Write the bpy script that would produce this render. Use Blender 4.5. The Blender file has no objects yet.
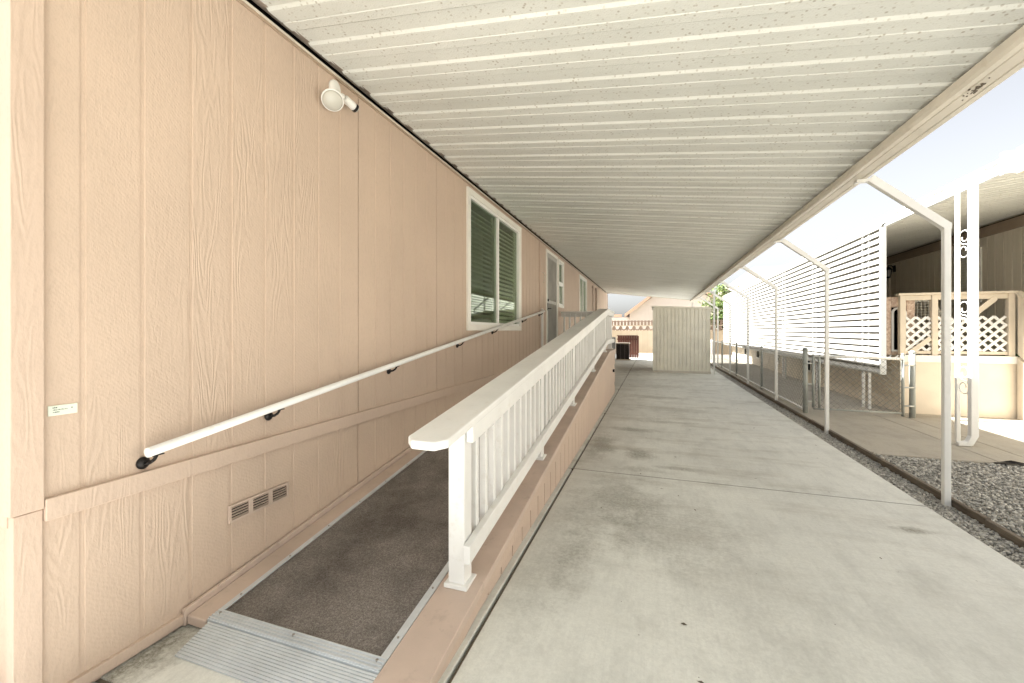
import bpy, math, random
from mathutils import Vector, Matrix
R = math.radians
random.seed(7)
scn = bpy.context.scene
col = scn.collection

# ------------------------------------------------------------------ camera, world, sun, exposure
H = 1.42
YAW = 18.77
cam_d = bpy.data.cameras.new('camera'); cam = bpy.data.objects.new('camera', cam_d); col.objects.link(cam)
cam.location = (0, 0, H); cam.rotation_euler = (R(90), 0, R(YAW))
cam_d.sensor_fit = 'HORIZONTAL'; cam_d.sensor_width = 36; cam_d.lens = 415/1024*36
cam_d.shift_y = -10.5/1024
cam_d.clip_start = 0.05; cam_d.clip_end = 2000
scn.camera = cam

sun_dir = Vector((-1.0, -0.04, 1.05)).normalized()          # towards the sun
elev = math.asin(sun_dir.z); azim = math.atan2(sun_dir.x, sun_dir.y)
w = bpy.data.worlds.new('World'); scn.world = w; w.use_nodes = True
nt = w.node_tree; nt.nodes.clear()
sky = nt.nodes.new('ShaderNodeTexSky'); sky.sky_type = 'NISHITA'; sky.sun_disc = False
sky.sun_elevation = elev; sky.sun_rotation = azim; sky.dust_density = 3.2; sky.air_density = 1.0; sky.ozone_density = 0.6
bg = nt.nodes.new('ShaderNodeBackground'); bg.inputs[1].default_value = 0.05
out = nt.nodes.new('ShaderNodeOutputWorld')
hs = nt.nodes.new('ShaderNodeHueSaturation'); hs.inputs['Saturation'].default_value = .22
nt.links.new(sky.outputs[0], hs.inputs['Color']); nt.links.new(hs.outputs[0], bg.inputs[0]); nt.links.new(bg.outputs[0], out.inputs[0])
sd = bpy.data.lights.new('sun', 'SUN'); sd.energy = 5.0; sd.angle = R(0.55); sd.color = (1.0, 0.985, 0.97)
so = bpy.data.objects.new('sun', sd); col.objects.link(so)
so.rotation_euler = sun_dir.to_track_quat('Z', 'Y').to_euler(); so.location = (-20, -5, 20)
scn.view_settings.view_transform = 'Standard'; scn.view_settings.look = 'None'
scn.view_settings.gamma = 1.0; scn.view_settings.use_curve_mapping = False
scn.view_settings.exposure = 2.5
scn.cycles.max_bounces = 10; scn.cycles.diffuse_bounces = 6; scn.cycles.transparent_max_bounces = 16

# ------------------------------------------------------------------ node helpers
class N:
    def __init__(s, name, color=(.5,.5,.5), rough=.6, metal=0, spec=.5):
        s.m = bpy.data.materials.new(name); s.m.use_nodes = True
        s.t = s.m.node_tree; s.b = s.t.nodes['Principled BSDF']
        s.b.inputs['Base Color'].default_value = (*color, 1); s.b.inputs['Roughness'].default_value = rough
        s.b.inputs['Metallic'].default_value = metal; s.b.inputs['Specular IOR Level'].default_value = spec
        s.geo = None; s.h = None
    def n(s, typ, **k):
        x = s.t.nodes.new(typ)
        for a, v in k.items(): setattr(x, a, v)
        return x
    def put(s, sock, v):
        if isinstance(v, bpy.types.NodeSocket): s.t.links.new(v, sock)
        elif isinstance(v, (tuple, list)) and len(v) == 3 and sock.type == 'RGBA': sock.default_value = (*v, 1)
        else: sock.default_value = v
    def pos(s):
        if not s.geo: s.geo = s.n('ShaderNodeNewGeometry').outputs['Position']
        return s.geo
    def xyz(s):
        q = s.n('ShaderNodeSeparateXYZ'); s.put(q.inputs[0], s.pos()); return q.outputs
    def comb(s, x, y, z):
        q = s.n('ShaderNodeCombineXYZ')
        for i, v in enumerate((x, y, z)): s.put(q.inputs[i], v)
        return q.outputs[0]
    def math(s, op, a, b=0.0, c=None, clamp=False):
        q = s.n('ShaderNodeMath', operation=op); q.use_clamp = clamp
        s.put(q.inputs[0], a); s.put(q.inputs[1], b)
        if c is not None: s.put(q.inputs[2], c)
        return q.outputs[0]
    def scale(s, v, sc):
        q = s.n('ShaderNodeVectorMath', operation='MULTIPLY'); s.put(q.inputs[0], v); q.inputs[1].default_value = sc
        return q.outputs[0]
    def noise(s, sc, detail=4, rough=.55, vec=None, dist=0):
        q = s.n('ShaderNodeTexNoise'); s.put(q.inputs['Vector'], vec if vec is not None else s.pos())
        q.inputs['Scale'].default_value = sc; q.inputs['Detail'].default_value = detail
        q.inputs['Roughness'].default_value = rough; q.inputs['Distortion'].default_value = dist
        return q.outputs['Fac']
    def vor(s, sc, vec=None, out='Distance', rnd=1):
        q = s.n('ShaderNodeTexVoronoi'); s.put(q.inputs['Vector'], vec if vec is not None else s.pos())
        q.inputs['Scale'].default_value = sc; q.inputs['Randomness'].default_value = rnd
        return q.outputs[out]
    def ramp(s, f, *st):
        q = s.n('ShaderNodeValToRGB'); s.put(q.inputs[0], f); e = q.color_ramp.elements
        while len(e) < len(st): e.new(.5)
        for i, (p, c) in enumerate(st):
            e[i].position = p; e[i].color = (c, c, c, 1) if not isinstance(c, tuple) else (*c, 1)
        return q.outputs[0]
    def mix(s, f, a, b, mode='MIX'):
        q = s.n('ShaderNodeMix', data_type='RGBA', blend_type=mode)
        s.put(q.inputs[0], f); s.put(q.inputs[6], a); s.put(q.inputs[7], b); return q.outputs[2]
    def base(s, c): s.put(s.b.inputs['Base Color'], c); return s
    def rough(s, c): s.put(s.b.inputs['Roughness'], c); return s
    def bump(s, h, strength=.3, dist=.01):
        q = s.n('ShaderNodeBump'); q.inputs['Strength'].default_value = strength; q.inputs['Distance'].default_value = dist
        s.put(q.inputs['Height'], h)
        if s.h is not None: s.put(q.inputs['Normal'], s.h)
        s.h = q.outputs[0]; s.put(s.b.inputs['Normal'], s.h); return s

def paint(name, c, rough=.5, var=.06, dirt=0.0, bump=.05, dirtc=(.25,.2,.15)):
    a = N(name, c, rough)
    f = a.noise(3.0, 5)
    c2 = tuple(x*(1-var*2) for x in c); c1 = tuple(min(.95, x*(1+var*.6)) for x in c)
    k = a.mix(a.ramp(f, (.35, 0.0), (.65, 1.0)), c2, c1)
    if dirt:
        g = a.ramp(a.noise(14, 6, .7), (.56, 0.0), (.75, 1.0))
        k = a.mix(a.math('MULTIPLY', g, dirt), k, dirtc)
    a.base(k); a.bump(a.noise(120, 3), bump, .004)
    return a.m

M = {}
def siding(name, c, cy=1.012, w=.2032, horiz=0, amp=.36):
    a = N(name, c, .62, spec=.3); o = a.xyz()
    Y = o[1]; Z = o[2]
    pid = a.math('FLOOR', a.math('DIVIDE', a.math('SUBTRACT', Y, cy), w))
    v = a.comb(a.math('MULTIPLY', Y, 7.0), a.math('MULTIPLY', pid, 5.37), a.math('MULTIPLY', Z, .9))
    n = a.noise(1.0, 2.5, .5, v)
    ring = a.math('SINE', a.math('MULTIPLY', n, 120.0))
    v2 = a.comb(a.math('MULTIPLY', Y, 105.0), a.math('MULTIPLY', o[0], 60.0), a.math('MULTIPLY', Z, 42.0))
    fine = a.noise(1.0, 3, .6, v2)
    zone = a.ramp(a.noise(1.0, 2, .5, a.comb(a.math('MULTIPLY', Y, 2.3), pid, a.math('MULTIPLY', Z, .7))), (.48, 0.0), (.60, 1.0))
    diag = a.math('SINE', a.math('ADD', a.math('ADD', a.math('MULTIPLY', Y, 260.0), a.math('MULTIPLY', Z, 330.0)), a.math('MULTIPLY', n, 25.0)))
    hh = a.math('ADD', a.math('MULTIPLY', a.math('MULTIPLY', ring, zone), .4),
                a.math('ADD', a.math('MULTIPLY', fine, 1.1), a.math('MULTIPLY', a.math('MULTIPLY', diag, a.math('SUBTRACT', 1.0, zone)), .045)))
    tone = a.ramp(a.noise(1.3, 5, .6), (.3, tuple(x*.93 for x in c)), (.7, tuple(x*1.04 for x in c)))
    tone = a.mix(a.math('MULTIPLY', a.ramp(fine, (.35, 1.0), (.5, 0.0)), .12), tone, tuple(x*.6 for x in c))
    scuff = a.ramp(a.noise(6, 6, .75), (.66, 0.0), (.75, 1.0))
    low = a.ramp(Z, (.0, 1.0), (.35, 0.0))
    tone = a.mix(a.math('MULTIPLY', a.math('MULTIPLY', scuff, low), .5), tone, (.22, .17, .13))
    a.base(tone); a.bump(hh, amp, .006)
    return a.m
PINK = (.535, .42, .335)
M['siding'] = siding('pink_siding_paint', PINK)
M['pink_trim'] = siding('pink_trim_paint', (.54, .425, .345), amp=.25)
M['pink_board'] = paint('pink_board_paint', (.54, .43, .36), .5, .07, .4, .12)
M['white'] = paint('white_gloss_paint', (.79, .79, .77), .38, .04, .38, .10, (.52, .46, .37))
M['post_white'] = paint('white_metal_paint', (.72, .72, .69), .35, .02, .08, .02)
M['screen_paint'] = paint('offwhite_slat_paint', (.42, .41, .37), .5, .03, .1, .02)
M['beam'] = paint('cream_gutter_paint', (.66, .615, .53), .45, .05, .3, .05, (.33, .24, .15))
M['trimwhite'] = paint('white_window_trim', (.80, .78, .72), .45, .03, .1)
M['vinyl'] = paint('white_vinyl', (.82, .82, .79), .35, .02)
M['black'] = N('black_iron', (.02, .018, .018), .45, .6).m
M['dark'] = N('recess_shade_black', (.004, .0035, .003), .9, spec=0).m  # near-black stand-in for the shade inside gaps and recesses
M['brown_beam'] = paint('brown_trim_paint', (.38, .29, .215), .6, .06, .2)
M['cream'] = paint('cream_deck_paint', (.68, .60, .48), .5, .04, .12)
M['steel'] = N('galvanised_steel', (.52, .53, .50), .42, .85).m
M['steel_paint'] = paint('dull_galvanised_pipe', (.36, .38, .35), .5, .12, .3, .1)
M['wire'] = N('galvanised_wire', (.20, .20, .18), .6, .3).m
M['green_carpet'] = paint('green_carpet', (.05, .12, .03), .95, .1, 0, .4)
M['orange'] = None

def mk_ceiling():
    a = N('embossed_aluminium_paint', (.78, .76, .66), .5, spec=.4)
    o = a.xyz()
    v = a.comb(a.math('MULTIPLY', o[0], 1.0), a.math('MULTIPLY', o[1], 1.0), 0.0)
    nn = a.n('ShaderNodeTexVoronoi'); a.put(nn.inputs['Vector'], a.pos()); nn.inputs['Scale'].default_value = 31
    dots = a.ramp(nn.outputs['Distance'], (.14, 1.0), (.27, 0.0))
    keep = a.ramp(a.noise(9, 3, .6), (.38, .2), (.60, 1.0))
    spec = a.n('ShaderNodeTexVoronoi'); a.put(spec.inputs['Vector'], a.pos()); spec.inputs['Scale'].default_value = 80
    small = a.ramp(spec.outputs['Distance'], (.12, 1.0), (.30, 0.0))
    c = a.ramp(a.noise(1.2, 5, .6), (.3, (.655, .665, .62)), (.7, (.72, .73, .69)))
    band = a.ramp(a.noise(1.0, 3, .5, a.comb(a.math('MULTIPLY', o[0], .25), a.math('MULTIPLY', o[1], 3.0), 0.0)), (.35, .93), (.65, 1.0))
    c = a.mix(1.0, c, band, 'MULTIPLY')
    c = a.mix(a.math('MULTIPLY', small, 0.16), c, (.40, .35, .26))
    c = a.mix(a.math('MULTIPLY', a.math('MULTIPLY', dots, keep), .6), c, (.24, .19, .12))
    a.base(c)
    a.bump(a.noise(95, 2, .6), .35, .004); a.bump(small, .3, .003)
    return a.m
M['ceiling'] = mk_ceiling()

def mk_concrete(name, c, stains_and_shade=(), streak=.5, leftgrime=False):
    a = N(name, c, .78, spec=.3); o = a.xyz()
    big = a.noise(.7, 6, .62); mid = a.noise(1.0, 7, .72, a.comb(a.math('MULTIPLY', o[0], 5.0), a.math('MULTIPLY', o[1], 2.2), 0.0)); grit = a.noise(38, 5, .8); fn = a.noise(90, 4, .7)
    k = a.ramp(big, (.3, tuple(x*.86 for x in c)), (.68, tuple(min(.82, x*1.06) for x in c)))
    k = a.mix(a.math('MULTIPLY', a.ramp(mid, (.47, 0.0), (.66, 1.0)), .42), k, tuple(x*.62 for x in c))
    st = a.noise(1.0, 4, .6, a.comb(a.math('MULTIPLY', o[0], 1.1), a.math('MULTIPLY', o[1], 9.0), 0.0))
    k = a.mix(a.math('MULTIPLY', a.ramp(st, (.48, 0.0), (.7, 1.0)), .09*streak), k, tuple(x*.55 for x in c))
    st2 = a.noise(1.0, 3, .6, a.comb(a.math('MULTIPLY', o[0], 55.0), a.math('MULTIPLY', o[1], .9), 3.0))
    k = a.mix(a.math('MULTIPLY', a.ramp(st2, (.5, 0.0), (.72, 1.0)), .14*streak), k, tuple(x*.6 for x in c))
    k = a.mix(a.math('MULTIPLY', a.ramp(grit, (.44, 1.0), (.56, 0.0)), .16), k, tuple(x*.55 for x in c))
    warp = a.math('MULTIPLY', a.math('SUBTRACT', a.noise(4.0, 8, .78), .5), 2.2)
    for (sx, sy, rx, ry, f) in stains_and_shade:
        dx = a.math('DIVIDE', a.math('SUBTRACT', o[0], sx), rx); dy = a.math('DIVIDE', a.math('SUBTRACT', o[1], sy), ry)
        d = a.math('SQRT', a.math('ADD', a.math('MULTIPLY', dx, dx), a.math('MULTIPLY', dy, dy)))
        d = a.math('ADD', d, warp)
        k = a.mix(a.math('MULTIPLY', a.ramp(d, (.3, 1.0), (1.15, 0.0)), a.math('MULTIPLY', a.ramp(grit, (.38, 1.0), (.62, .45)), f)), k, (.15, .135, .10))
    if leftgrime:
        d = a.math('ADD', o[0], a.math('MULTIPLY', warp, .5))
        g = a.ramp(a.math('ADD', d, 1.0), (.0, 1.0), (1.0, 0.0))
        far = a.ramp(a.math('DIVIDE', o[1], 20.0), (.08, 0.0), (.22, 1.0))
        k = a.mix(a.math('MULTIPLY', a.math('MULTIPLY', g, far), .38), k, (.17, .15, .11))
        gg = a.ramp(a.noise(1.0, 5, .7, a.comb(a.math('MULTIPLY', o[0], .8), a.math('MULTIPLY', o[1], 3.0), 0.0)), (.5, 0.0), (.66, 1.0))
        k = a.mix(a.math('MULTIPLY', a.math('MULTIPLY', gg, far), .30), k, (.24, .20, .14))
    speck = a.ramp(a.vor(14), (.035, 1.0), (.06, 0.0))
    keep = a.ramp(a.noise(3.1, 2), (.55, 0.0), (.6, 1.0))
    k = a.mix(a.math('MULTIPLY', a.math('MULTIPLY', speck, keep), .7), k, (.12, .10, .07))
    k = a.mix(a.math('MULTIPLY', a.ramp(fn, (.4, 1.0), (.55, 0.0)), .12), k, tuple(x*.6 for x in c))
    a.base(k); a.bump(fn, .25, .004); a.bump(st2, .15, .003)
    return a.m
stains_and_shade = [(-.16, 5.05, .2, .25, .75), (-.28, 3.5, .42, .75, .5), (.12, 3.2, .5, .7, .32), (-.62, 5.3, .22, .7, .7), (-.45, 2.6, .18, .5, .4), (.25, 4.6, .3, .08, .55), (-.3, 6.2, .5, .14, .6), (.2, 6.9, .6, .12, .45), (.0, 9.4, .8, .25, .5), (1.74, 3.72, .14, .07, .8),
          (-.1, 4.45, .35, .10, .3), (-.6, 2.5, .2, .8, .25), (.5, 2.6, .5, 1.2, .10), (.5, 8.0, 1.2, .35, .25), (.1, 11.2, 1.0, .5, .3),
          (-.7, 16.5, 1.3, 2.6, .75), (-2.1, 1.1, .16, .9, .95), (-1.7, .9, .5, .18, .2)]  # broad far ellipse paints the roof's shade over the stained carport end
M['concrete'] = mk_concrete('driveway_concrete', (.73, .735, .69), stains_and_shade, 1.0, True)
M['walk'] = mk_concrete('neighbour_concrete', (.42, .385, .32), [(4.2, 8.7, .6, .2, .4)], .6)
M['ground'] = mk_concrete('bare_ground', (.42, .36, .28), (), .3)

def mk_carpet():
    a = N('outdoor_carpet', (.1, .08, .06), .97, spec=.1)
    n = a.noise(260, 3, .8); b = a.noise(95, 3, .7); big = a.noise(1.7, 5, .6)
    k = a.ramp(n, (.32, (.125, .112, .10)), (.68, (.50, .45, .41)))
    k = a.mix(a.math('MULTIPLY', a.ramp(b, (.4, 1.0), (.6, 0.0)), .4), k, (.06, .047, .036))
    k = a.mix(a.math('MULTIPLY', a.ramp(big, (.42, 0.0), (.62, 1.0)), .5), k, (.035, .027, .022))
    a.base(k); a.bump(n, .9, .008); return a.m
M['carpet'] = mk_carpet()
def mk_alu(name, c, ribs):
    a = N(name, c, .5, .35)
    k = a.ramp(a.noise(5, 6, .7), (.3, tuple(x*.8 for x in c)), (.7, c)); a.base(k)
    a.rough(a.ramp(a.noise(30, 4), (.3, .35), (.7, .6))); return a.m
M['alu'] = mk_alu('ribbed_aluminium', (.66, .70, .73), 1)
M['screw'] = N('screw_steel', (.35, .34, .32), .4, .9).m

def mk_wood(name, c, dark, sc=1.0):
    a = N(name, c, .8, spec=.2); o = a.xyz()
    v = a.comb(a.math('MULTIPLY', o[0], 60*sc), a.math('MULTIPLY', o[1], 2.2*sc), a.math('MULTIPLY', o[2], 60*sc))
    n = a.noise(1.0, 5, .65, v)
    a.base(a.ramp(n, (.3, dark), (.68, c))); a.bump(n, .5, .006); return a.m
M['edge_wood'] = mk_wood('weathered_edging_wood', (.22, .185, .145), (.08, .065, .05))
def mk_redwood():
    a = N('red_fence_wood', (.1, .03, .015), .7); o = a.xyz()
    v = a.comb(a.math('MULTIPLY', o[0], 40.0), o[1], a.math('MULTIPLY', o[2], 3.0))
    a.base(a.ramp(a.noise(1.0, 4, .6, v), (.3, (.035, .01, .006)), (.7, (.12, .03, .016)))); return a.m
M['redwood'] = mk_redwood()
def mk_gravel():
    a = N('grey_pebbles', (.4, .39, .36), .8)
    oi = a.n('ShaderNodeAttribute'); oi.attribute_name = 'tone'
    k = a.ramp(oi.outputs['Fac'], (0.0, (.10, .095, .085)), (.25, (.26, .25, .22)), (.7, (.48, .46, .41)), (1.0, (.74, .71, .64)))
    k = a.mix(.35, k, a.ramp(a.noise(160, 3), (.3, (.2, .2, .18)), (.7, (.6, .58, .53))))
    a.base(k); return a.m
M['pebble'] = mk_gravel()
def mk_gravbed():
    a = N('gravel_bed', (.2, .19, .17), .9)
    v = a.vor(60, out='Color'); s_ = a.n('ShaderNodeSeparateColor'); a.put(s_.inputs[0], v)
    k = a.ramp(s_.outputs[0], (0.0, (.09, .085, .075)), (.4, (.25, .24, .21)), (1.0, (.60, .58, .52)))
    a.base(k); a.bump(a.vor(60), 1.0, .02); return a.m
M['gravbed'] = mk_gravbed()
def mk_shed():
    a = paint('ivory_sheet_metal', (.86, .83, .72), .45, .04, .15, .03); return a
M['shed'] = mk_shed()
def mk_nsiding():
    a = N('taupe_siding_paint', (.5, .45, .36), .7); o = a.xyz()
    n = a.noise(1.0, 4, .6, a.comb(a.math('MULTIPLY', o[0], 20.0), a.math('MULTIPLY', o[1], 20.0), a.math('MULTIPLY', o[2], 1.5)))
    a.base(a.ramp(n, (.3, (.70, .635, .52)), (.7, (.78, .71, .59)))); a.bump(n, .3, .004); return a.m
M['nsiding'] = mk_nsiding()
def mk_glass():
    m = bpy.data.materials.new('tinted_window_glass'); m.use_nodes = True; t = m.node_tree; t.nodes.clear()
    o = t.nodes.new('ShaderNodeOutputMaterial'); mx = t.nodes.new('ShaderNodeMixShader')
    tr = t.nodes.new('ShaderNodeBsdfTransparent'); tr.inputs[0].default_value = (.74, .80, .71, 1)
    gl = t.nodes.new('ShaderNodeBsdfGlossy'); gl.inputs[0].default_value = (.9, .95, .9, 1); gl.inputs['Roughness'].default_value = .02
    fr = t.nodes.new('ShaderNodeFresnel'); fr.inputs[0].default_value = 1.5
    gm = t.nodes.new('ShaderNodeNewGeometry'); mr = t.nodes.new('ShaderNodeMapRange')
    mr.inputs[3].default_value = 1.5; mr.inputs[4].default_value = 1/1.5
    t.links.new(gm.outputs['Backfacing'], mr.inputs[0]); t.links.new(mr.outputs[0], fr.inputs[0])
    t.links.new(fr.outputs[0], mx.inputs[0]); t.links.new(tr.outputs[0], mx.inputs[1]); t.links.new(gl.outputs[0], mx.inputs[2])
    t.links.new(mx.outputs[0], o.inputs[0]); return m
M['glass'] = mk_glass()
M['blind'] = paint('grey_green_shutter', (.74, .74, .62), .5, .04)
M['blind_dimmed'] = paint('screen_dimmed_shutter', (.34, .36, .30), .5, .04)  # shutter slats painted darker for the dimming of an insect screen
M['door_screen'] = paint('grey_screen_door_paint', (.44, .43, .40), .5, .08, .2)
M['block'] = mk_concrete('tan_block_wall', (.46, .38, .28), (), .2)
M['darkblock'] = paint('brown_screen_block', (.22, .16, .12), .9, .1, .2)
M['stucco'] = paint('pale_stucco', (.62, .58, .54), .9, .02, 0, .2)
M['peach'] = paint('peach_rake_board', (.62, .42, .30), .7, .04)
M['bark'] = paint('tree_bark', (.18, .13, .09), .9, .2, .4, .4)
def mk_leaf():
    a = N('yellow_green_leaves', (.1, .2, .04), .6)  # bright yellow-green leaf colour, varied at random per leaf
    oi = a.n('ShaderNodeAttribute'); oi.attribute_name = 'tone'
    a.base(a.ramp(oi.outputs['Fac'], (0.0, (.045, .085, .018)), (.6, (.11, .17, .03)), (1.0, (.22, .27, .06))))
    return a.m
M['leaf'] = mk_leaf()
def mk_shingle():
    a = N('brown_shingles', (.25, .2, .16), .9)
    a.base(a.ramp(a.noise(6, 4, .7), (.35, (.18, .145, .12)), (.65, (.34, .28, .23)))); return a.m
M['shingle'] = mk_shingle()
M['rust'] = None
def mk_rust():
    a = N('mottled_terracotta', (.4, .2, .13), .6)
    a.base(a.ramp(a.noise(22, 6, .75), (.35, (.34, .22, .16)), (.5, (.60, .45, .35)), (.68, (.78, .70, .60)))); return a.m
M['rust'] = mk_rust()
M['wicker'] = paint('white_wicker', (.66, .64, .57), .6, .08, .3, .3)
M['plate'] = paint('pale_green_plate', (.66, .72, .62), .4, .04)
M['ac'] = paint('dark_grille', (.07, .055, .05), .6, .1)
M['ac_top'] = paint('tan_metal', (.46, .40, .32), .5, .05)
M['meter'] = paint('grey_meter_paint', (.28, .30, .31), .5, .06, .2)
M['lens'] = N('frosted_lamp_lens', (.5, .49, .44), .25).m
M['text'] = N('dark_ink', (.06, .08, .07), .6).m
M['stainmoss'] = N('dried_mud', (.12, .10, .075), .95).m

# ------------------------------------------------------------------ mesh helpers
WL = {}
class MB:
    def __init__(s): s.v = []; s.f = []; s.sm = []
    def add(s, vs, fs, smooth=False):
        b = len(s.v); s.v += [tuple(p) for p in vs]; s.f += [tuple(i+b for i in f) for f in fs]; s.sm += [smooth]*len(fs); return s
    def box(s, x0, x1, y0, y1, z0, z1, M_=None):
        if x0 > x1: x0, x1 = x1, x0
        if y0 > y1: y0, y1 = y1, y0
        if z0 > z1: z0, z1 = z1, z0
        vs = [Vector(p) for p in ((x0,y0,z0),(x1,y0,z0),(x1,y1,z0),(x0,y1,z0),(x0,y0,z1),(x1,y0,z1),(x1,y1,z1),(x0,y1,z1))]
        if M_: vs = [M_ @ p for p in vs]
        return s.add(vs, [(0,3,2,1),(4,5,6,7),(0,1,5,4),(1,2,6,5),(2,3,7,6),(3,0,4,7)])
    def hexa(s, lo, hi):        # two quads, bottom then top, same winding (ccw from above)
        return s.add(list(lo)+list(hi), [(3,2,1,0),(4,5,6,7),(0,1,5,4),(1,2,6,5),(2,3,7,6),(3,0,4,7)])
    def slab(s, x0, x1, y0, y1, zf, t):     # sloping plank: top at zf(y), thickness t
        return s.hexa([(x0,y0,zf(y0)-t),(x1,y0,zf(y0)-t),(x1,y1,zf(y1)-t),(x0,y1,zf(y1)-t)],
                      [(x0,y0,zf(y0)),(x1,y0,zf(y0)),(x1,y1,zf(y1)),(x0,y1,zf(y1))])
    def extr(s, prof, vec, smooth=False, closed=True):   # prof: 3-D polygon
        n = len(prof); vec = Vector(vec); vs = [Vector(p) for p in prof]; vs += [p+vec for p in vs]
        k = n if closed else n-1
        fs = [(i, (i+1) % n, n+(i+1) % n, n+i) for i in range(k)]
        s.add(vs, fs, smooth)
        if closed: b = len(s.v)-2*n; s.f += [tuple(b+i for i in reversed(range(n))), tuple(b+n+i for i in range(n))]; s.sm += [False, False]
        return s
    def tube(s, p0, p1, r0, r1=None, n=10, caps=True, smooth=True):
        r1 = r0 if r1 is None else r1; p0 = Vector(p0); p1 = Vector(p1); d = (p1-p0).normalized()
        u = d.orthogonal().normalized(); w_ = d.cross(u); vs = []
        for p, r in ((p0, r0), (p1, r1)):
            for i in range(n):
                a = 2*math.pi*i/n; vs.append(p+u*math.cos(a)*r+w_*math.sin(a)*r)
        s.add(vs, [(i, (i+1) % n, n+(i+1) % n, n+i) for i in range(n)], smooth)
        if caps:
            b = len(s.v)-2*n; s.f += [tuple(b+i for i in reversed(range(n))), tuple(b+n+i for i in range(n))]; s.sm += [False, False]
        return s
    def path(s, pts, r, n=8):
        for a, b in zip(pts, pts[1:]): s.tube(a, b, r, n=n)
        return s
    def lathe(s, prof, mat, n=24):       # prof: (r, h) list, axis local z
        vs = []; 
        for r, h in prof:
            for i in range(n):
                a = 2*math.pi*i/n; vs.append(mat @ Vector((r*math.cos(a), r*math.sin(a), h)))
        fs = []
        for j in range(len(prof)-1):
            for i in range(n): fs.append((j*n+i, j*n+(i+1) % n, (j+1)*n+(i+1) % n, (j+1)*n+i))
        s.add(vs, fs, True); b = len(s.v)-len(vs); m = len(prof)
        s.f += [tuple(b+i for i in reversed(range(n))), tuple(b+(m-1)*n+i for i in range(n))]; s.sm += [True, True]
        return s
    def build(s, name, mat, parent=None, bevel=0):
        off = WL.get(parent, Vector((0,0,0))) if parent else Vector((0,0,0))
        me = bpy.data.meshes.new(name)
        me.from_pydata([tuple(Vector(p)-off) for p in s.v], [], s.f)
        me.polygons.foreach_set('use_smooth', s.sm); me.materials.append(mat); me.update()
        o = bpy.data.objects.new(name, me); col.objects.link(o)
        if parent: o.parent = parent
        WL[o] = off
        if bevel:
            b = o.modifiers.new('bevel', 'BEVEL'); b.width = bevel; b.segments = 2; b.limit_method = 'ANGLE'
        return o
def B(*a): return MB().box(*a)
def tag(o, label=None, cat=None, group=None, kind=None):
    if label: o['label'] = label
    if cat: o['category'] = cat
    if group: o['group'] = group
    if kind: o['kind'] = kind
    return o
def thing(name, loc, label, cat, group=None):
    o = bpy.data.objects.new(name, None); col.objects.link(o); o.location = loc; o.empty_display_size = .1
    WL[o] = Vector(loc); return tag(o, label, cat, group)
def top(mb, name, mat, label, cat, group=None, bevel=0, origin=None):
    o = mb.build(name, mat, None, bevel); return tag(o, label, cat, group)
def frame_yz(x0, x1, y0, y1, z0, z1, t, tb=None):      # picture frame lying in a YZ plane
    tb = tb or t; m = MB()
    m.box(x0, x1, y0, y0+t, z0, z1); m.box(x0, x1, y1-t, y1, z0, z1)
    m.box(x0, x1, y0+t, y1-t, z0, z0+tb); m.box(x0, x1, y0+t, y1-t, z1-t, z1); return m
def frame_xz(y0, y1, x0, x1, z0, z1, t):
    m = MB(); m.box(x0, x0+t, y0, y1, z0, z1); m.box(x1-t, x1, y0, y1, z0, z1)
    m.box(x0+t, x1-t, y0, y1, z0, z0+t); m.box(x0+t, x1-t, y0, y1, z1-t, z1); return m

# ------------------------------------------------------------------ ground and paving (the setting)
tag(B(-150, 150, -150, 200, -.30, -.06).build('ground', M['ground']), kind='structure')
d = MB(); g = .013
xs = [(-2.16, -.795), (-.775, 2.10)]
JG = .018
ys = [-6, -1.84, 1.21-.15, 4.27, 7.32, 10.37, 13.42, 16.47, 19.5, 23, 27.6]
for x0, x1 in xs:
    for a, b in zip(ys, ys[1:]): d.box(x0, x1, a+JG/2, b-JG/2, -.10, 0)
tag(d.build('driveway', M['concrete'], None, .006), kind='structure')
wk = MB()
for x0, x1 in ((2.42, 3.54), (3.55, 3.93), (3.94, 9.0)):
    for a, b in ((5.9, 9.8), (9.8, 14), (14, 18.5), (18.5, 27.6)): wk.box(x0, x1, a+.003, b-.003, -.08, .004)
tag(wk.build('path', M['walk'], None, .005), kind='structure')
jm = MB()
for yj in ys[1:-1]: jm.box(-2.15, 2.095, yj-JG/2+.001, yj+JG/2-.001, -.09, -.004)
jm.box(-.784, -.776, -6, 27.5, -.09, -.006)
tag(jm.build('joint_soil', M['stainmoss']), kind='structure')
tag(B(2.10, 2.335, -6, 27.6, -.055, -.035).build('gravel_bed', M['gravbed']), kind='structure')
tag(B(2.375, 12, -6, 5.895, -.055, -.02).build('gravel_yard', M['gravbed']), kind='structure')
tag(B(2.375, 2.42, 5.9, 27.6, -.055, .02).build('fence_kerb', M['walk']), kind='structure')
tag(B(-2.6, -2.16, -6, 27.6, -.07, -.012).build('soil_strip', M['stainmoss']), kind='structure')

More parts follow.
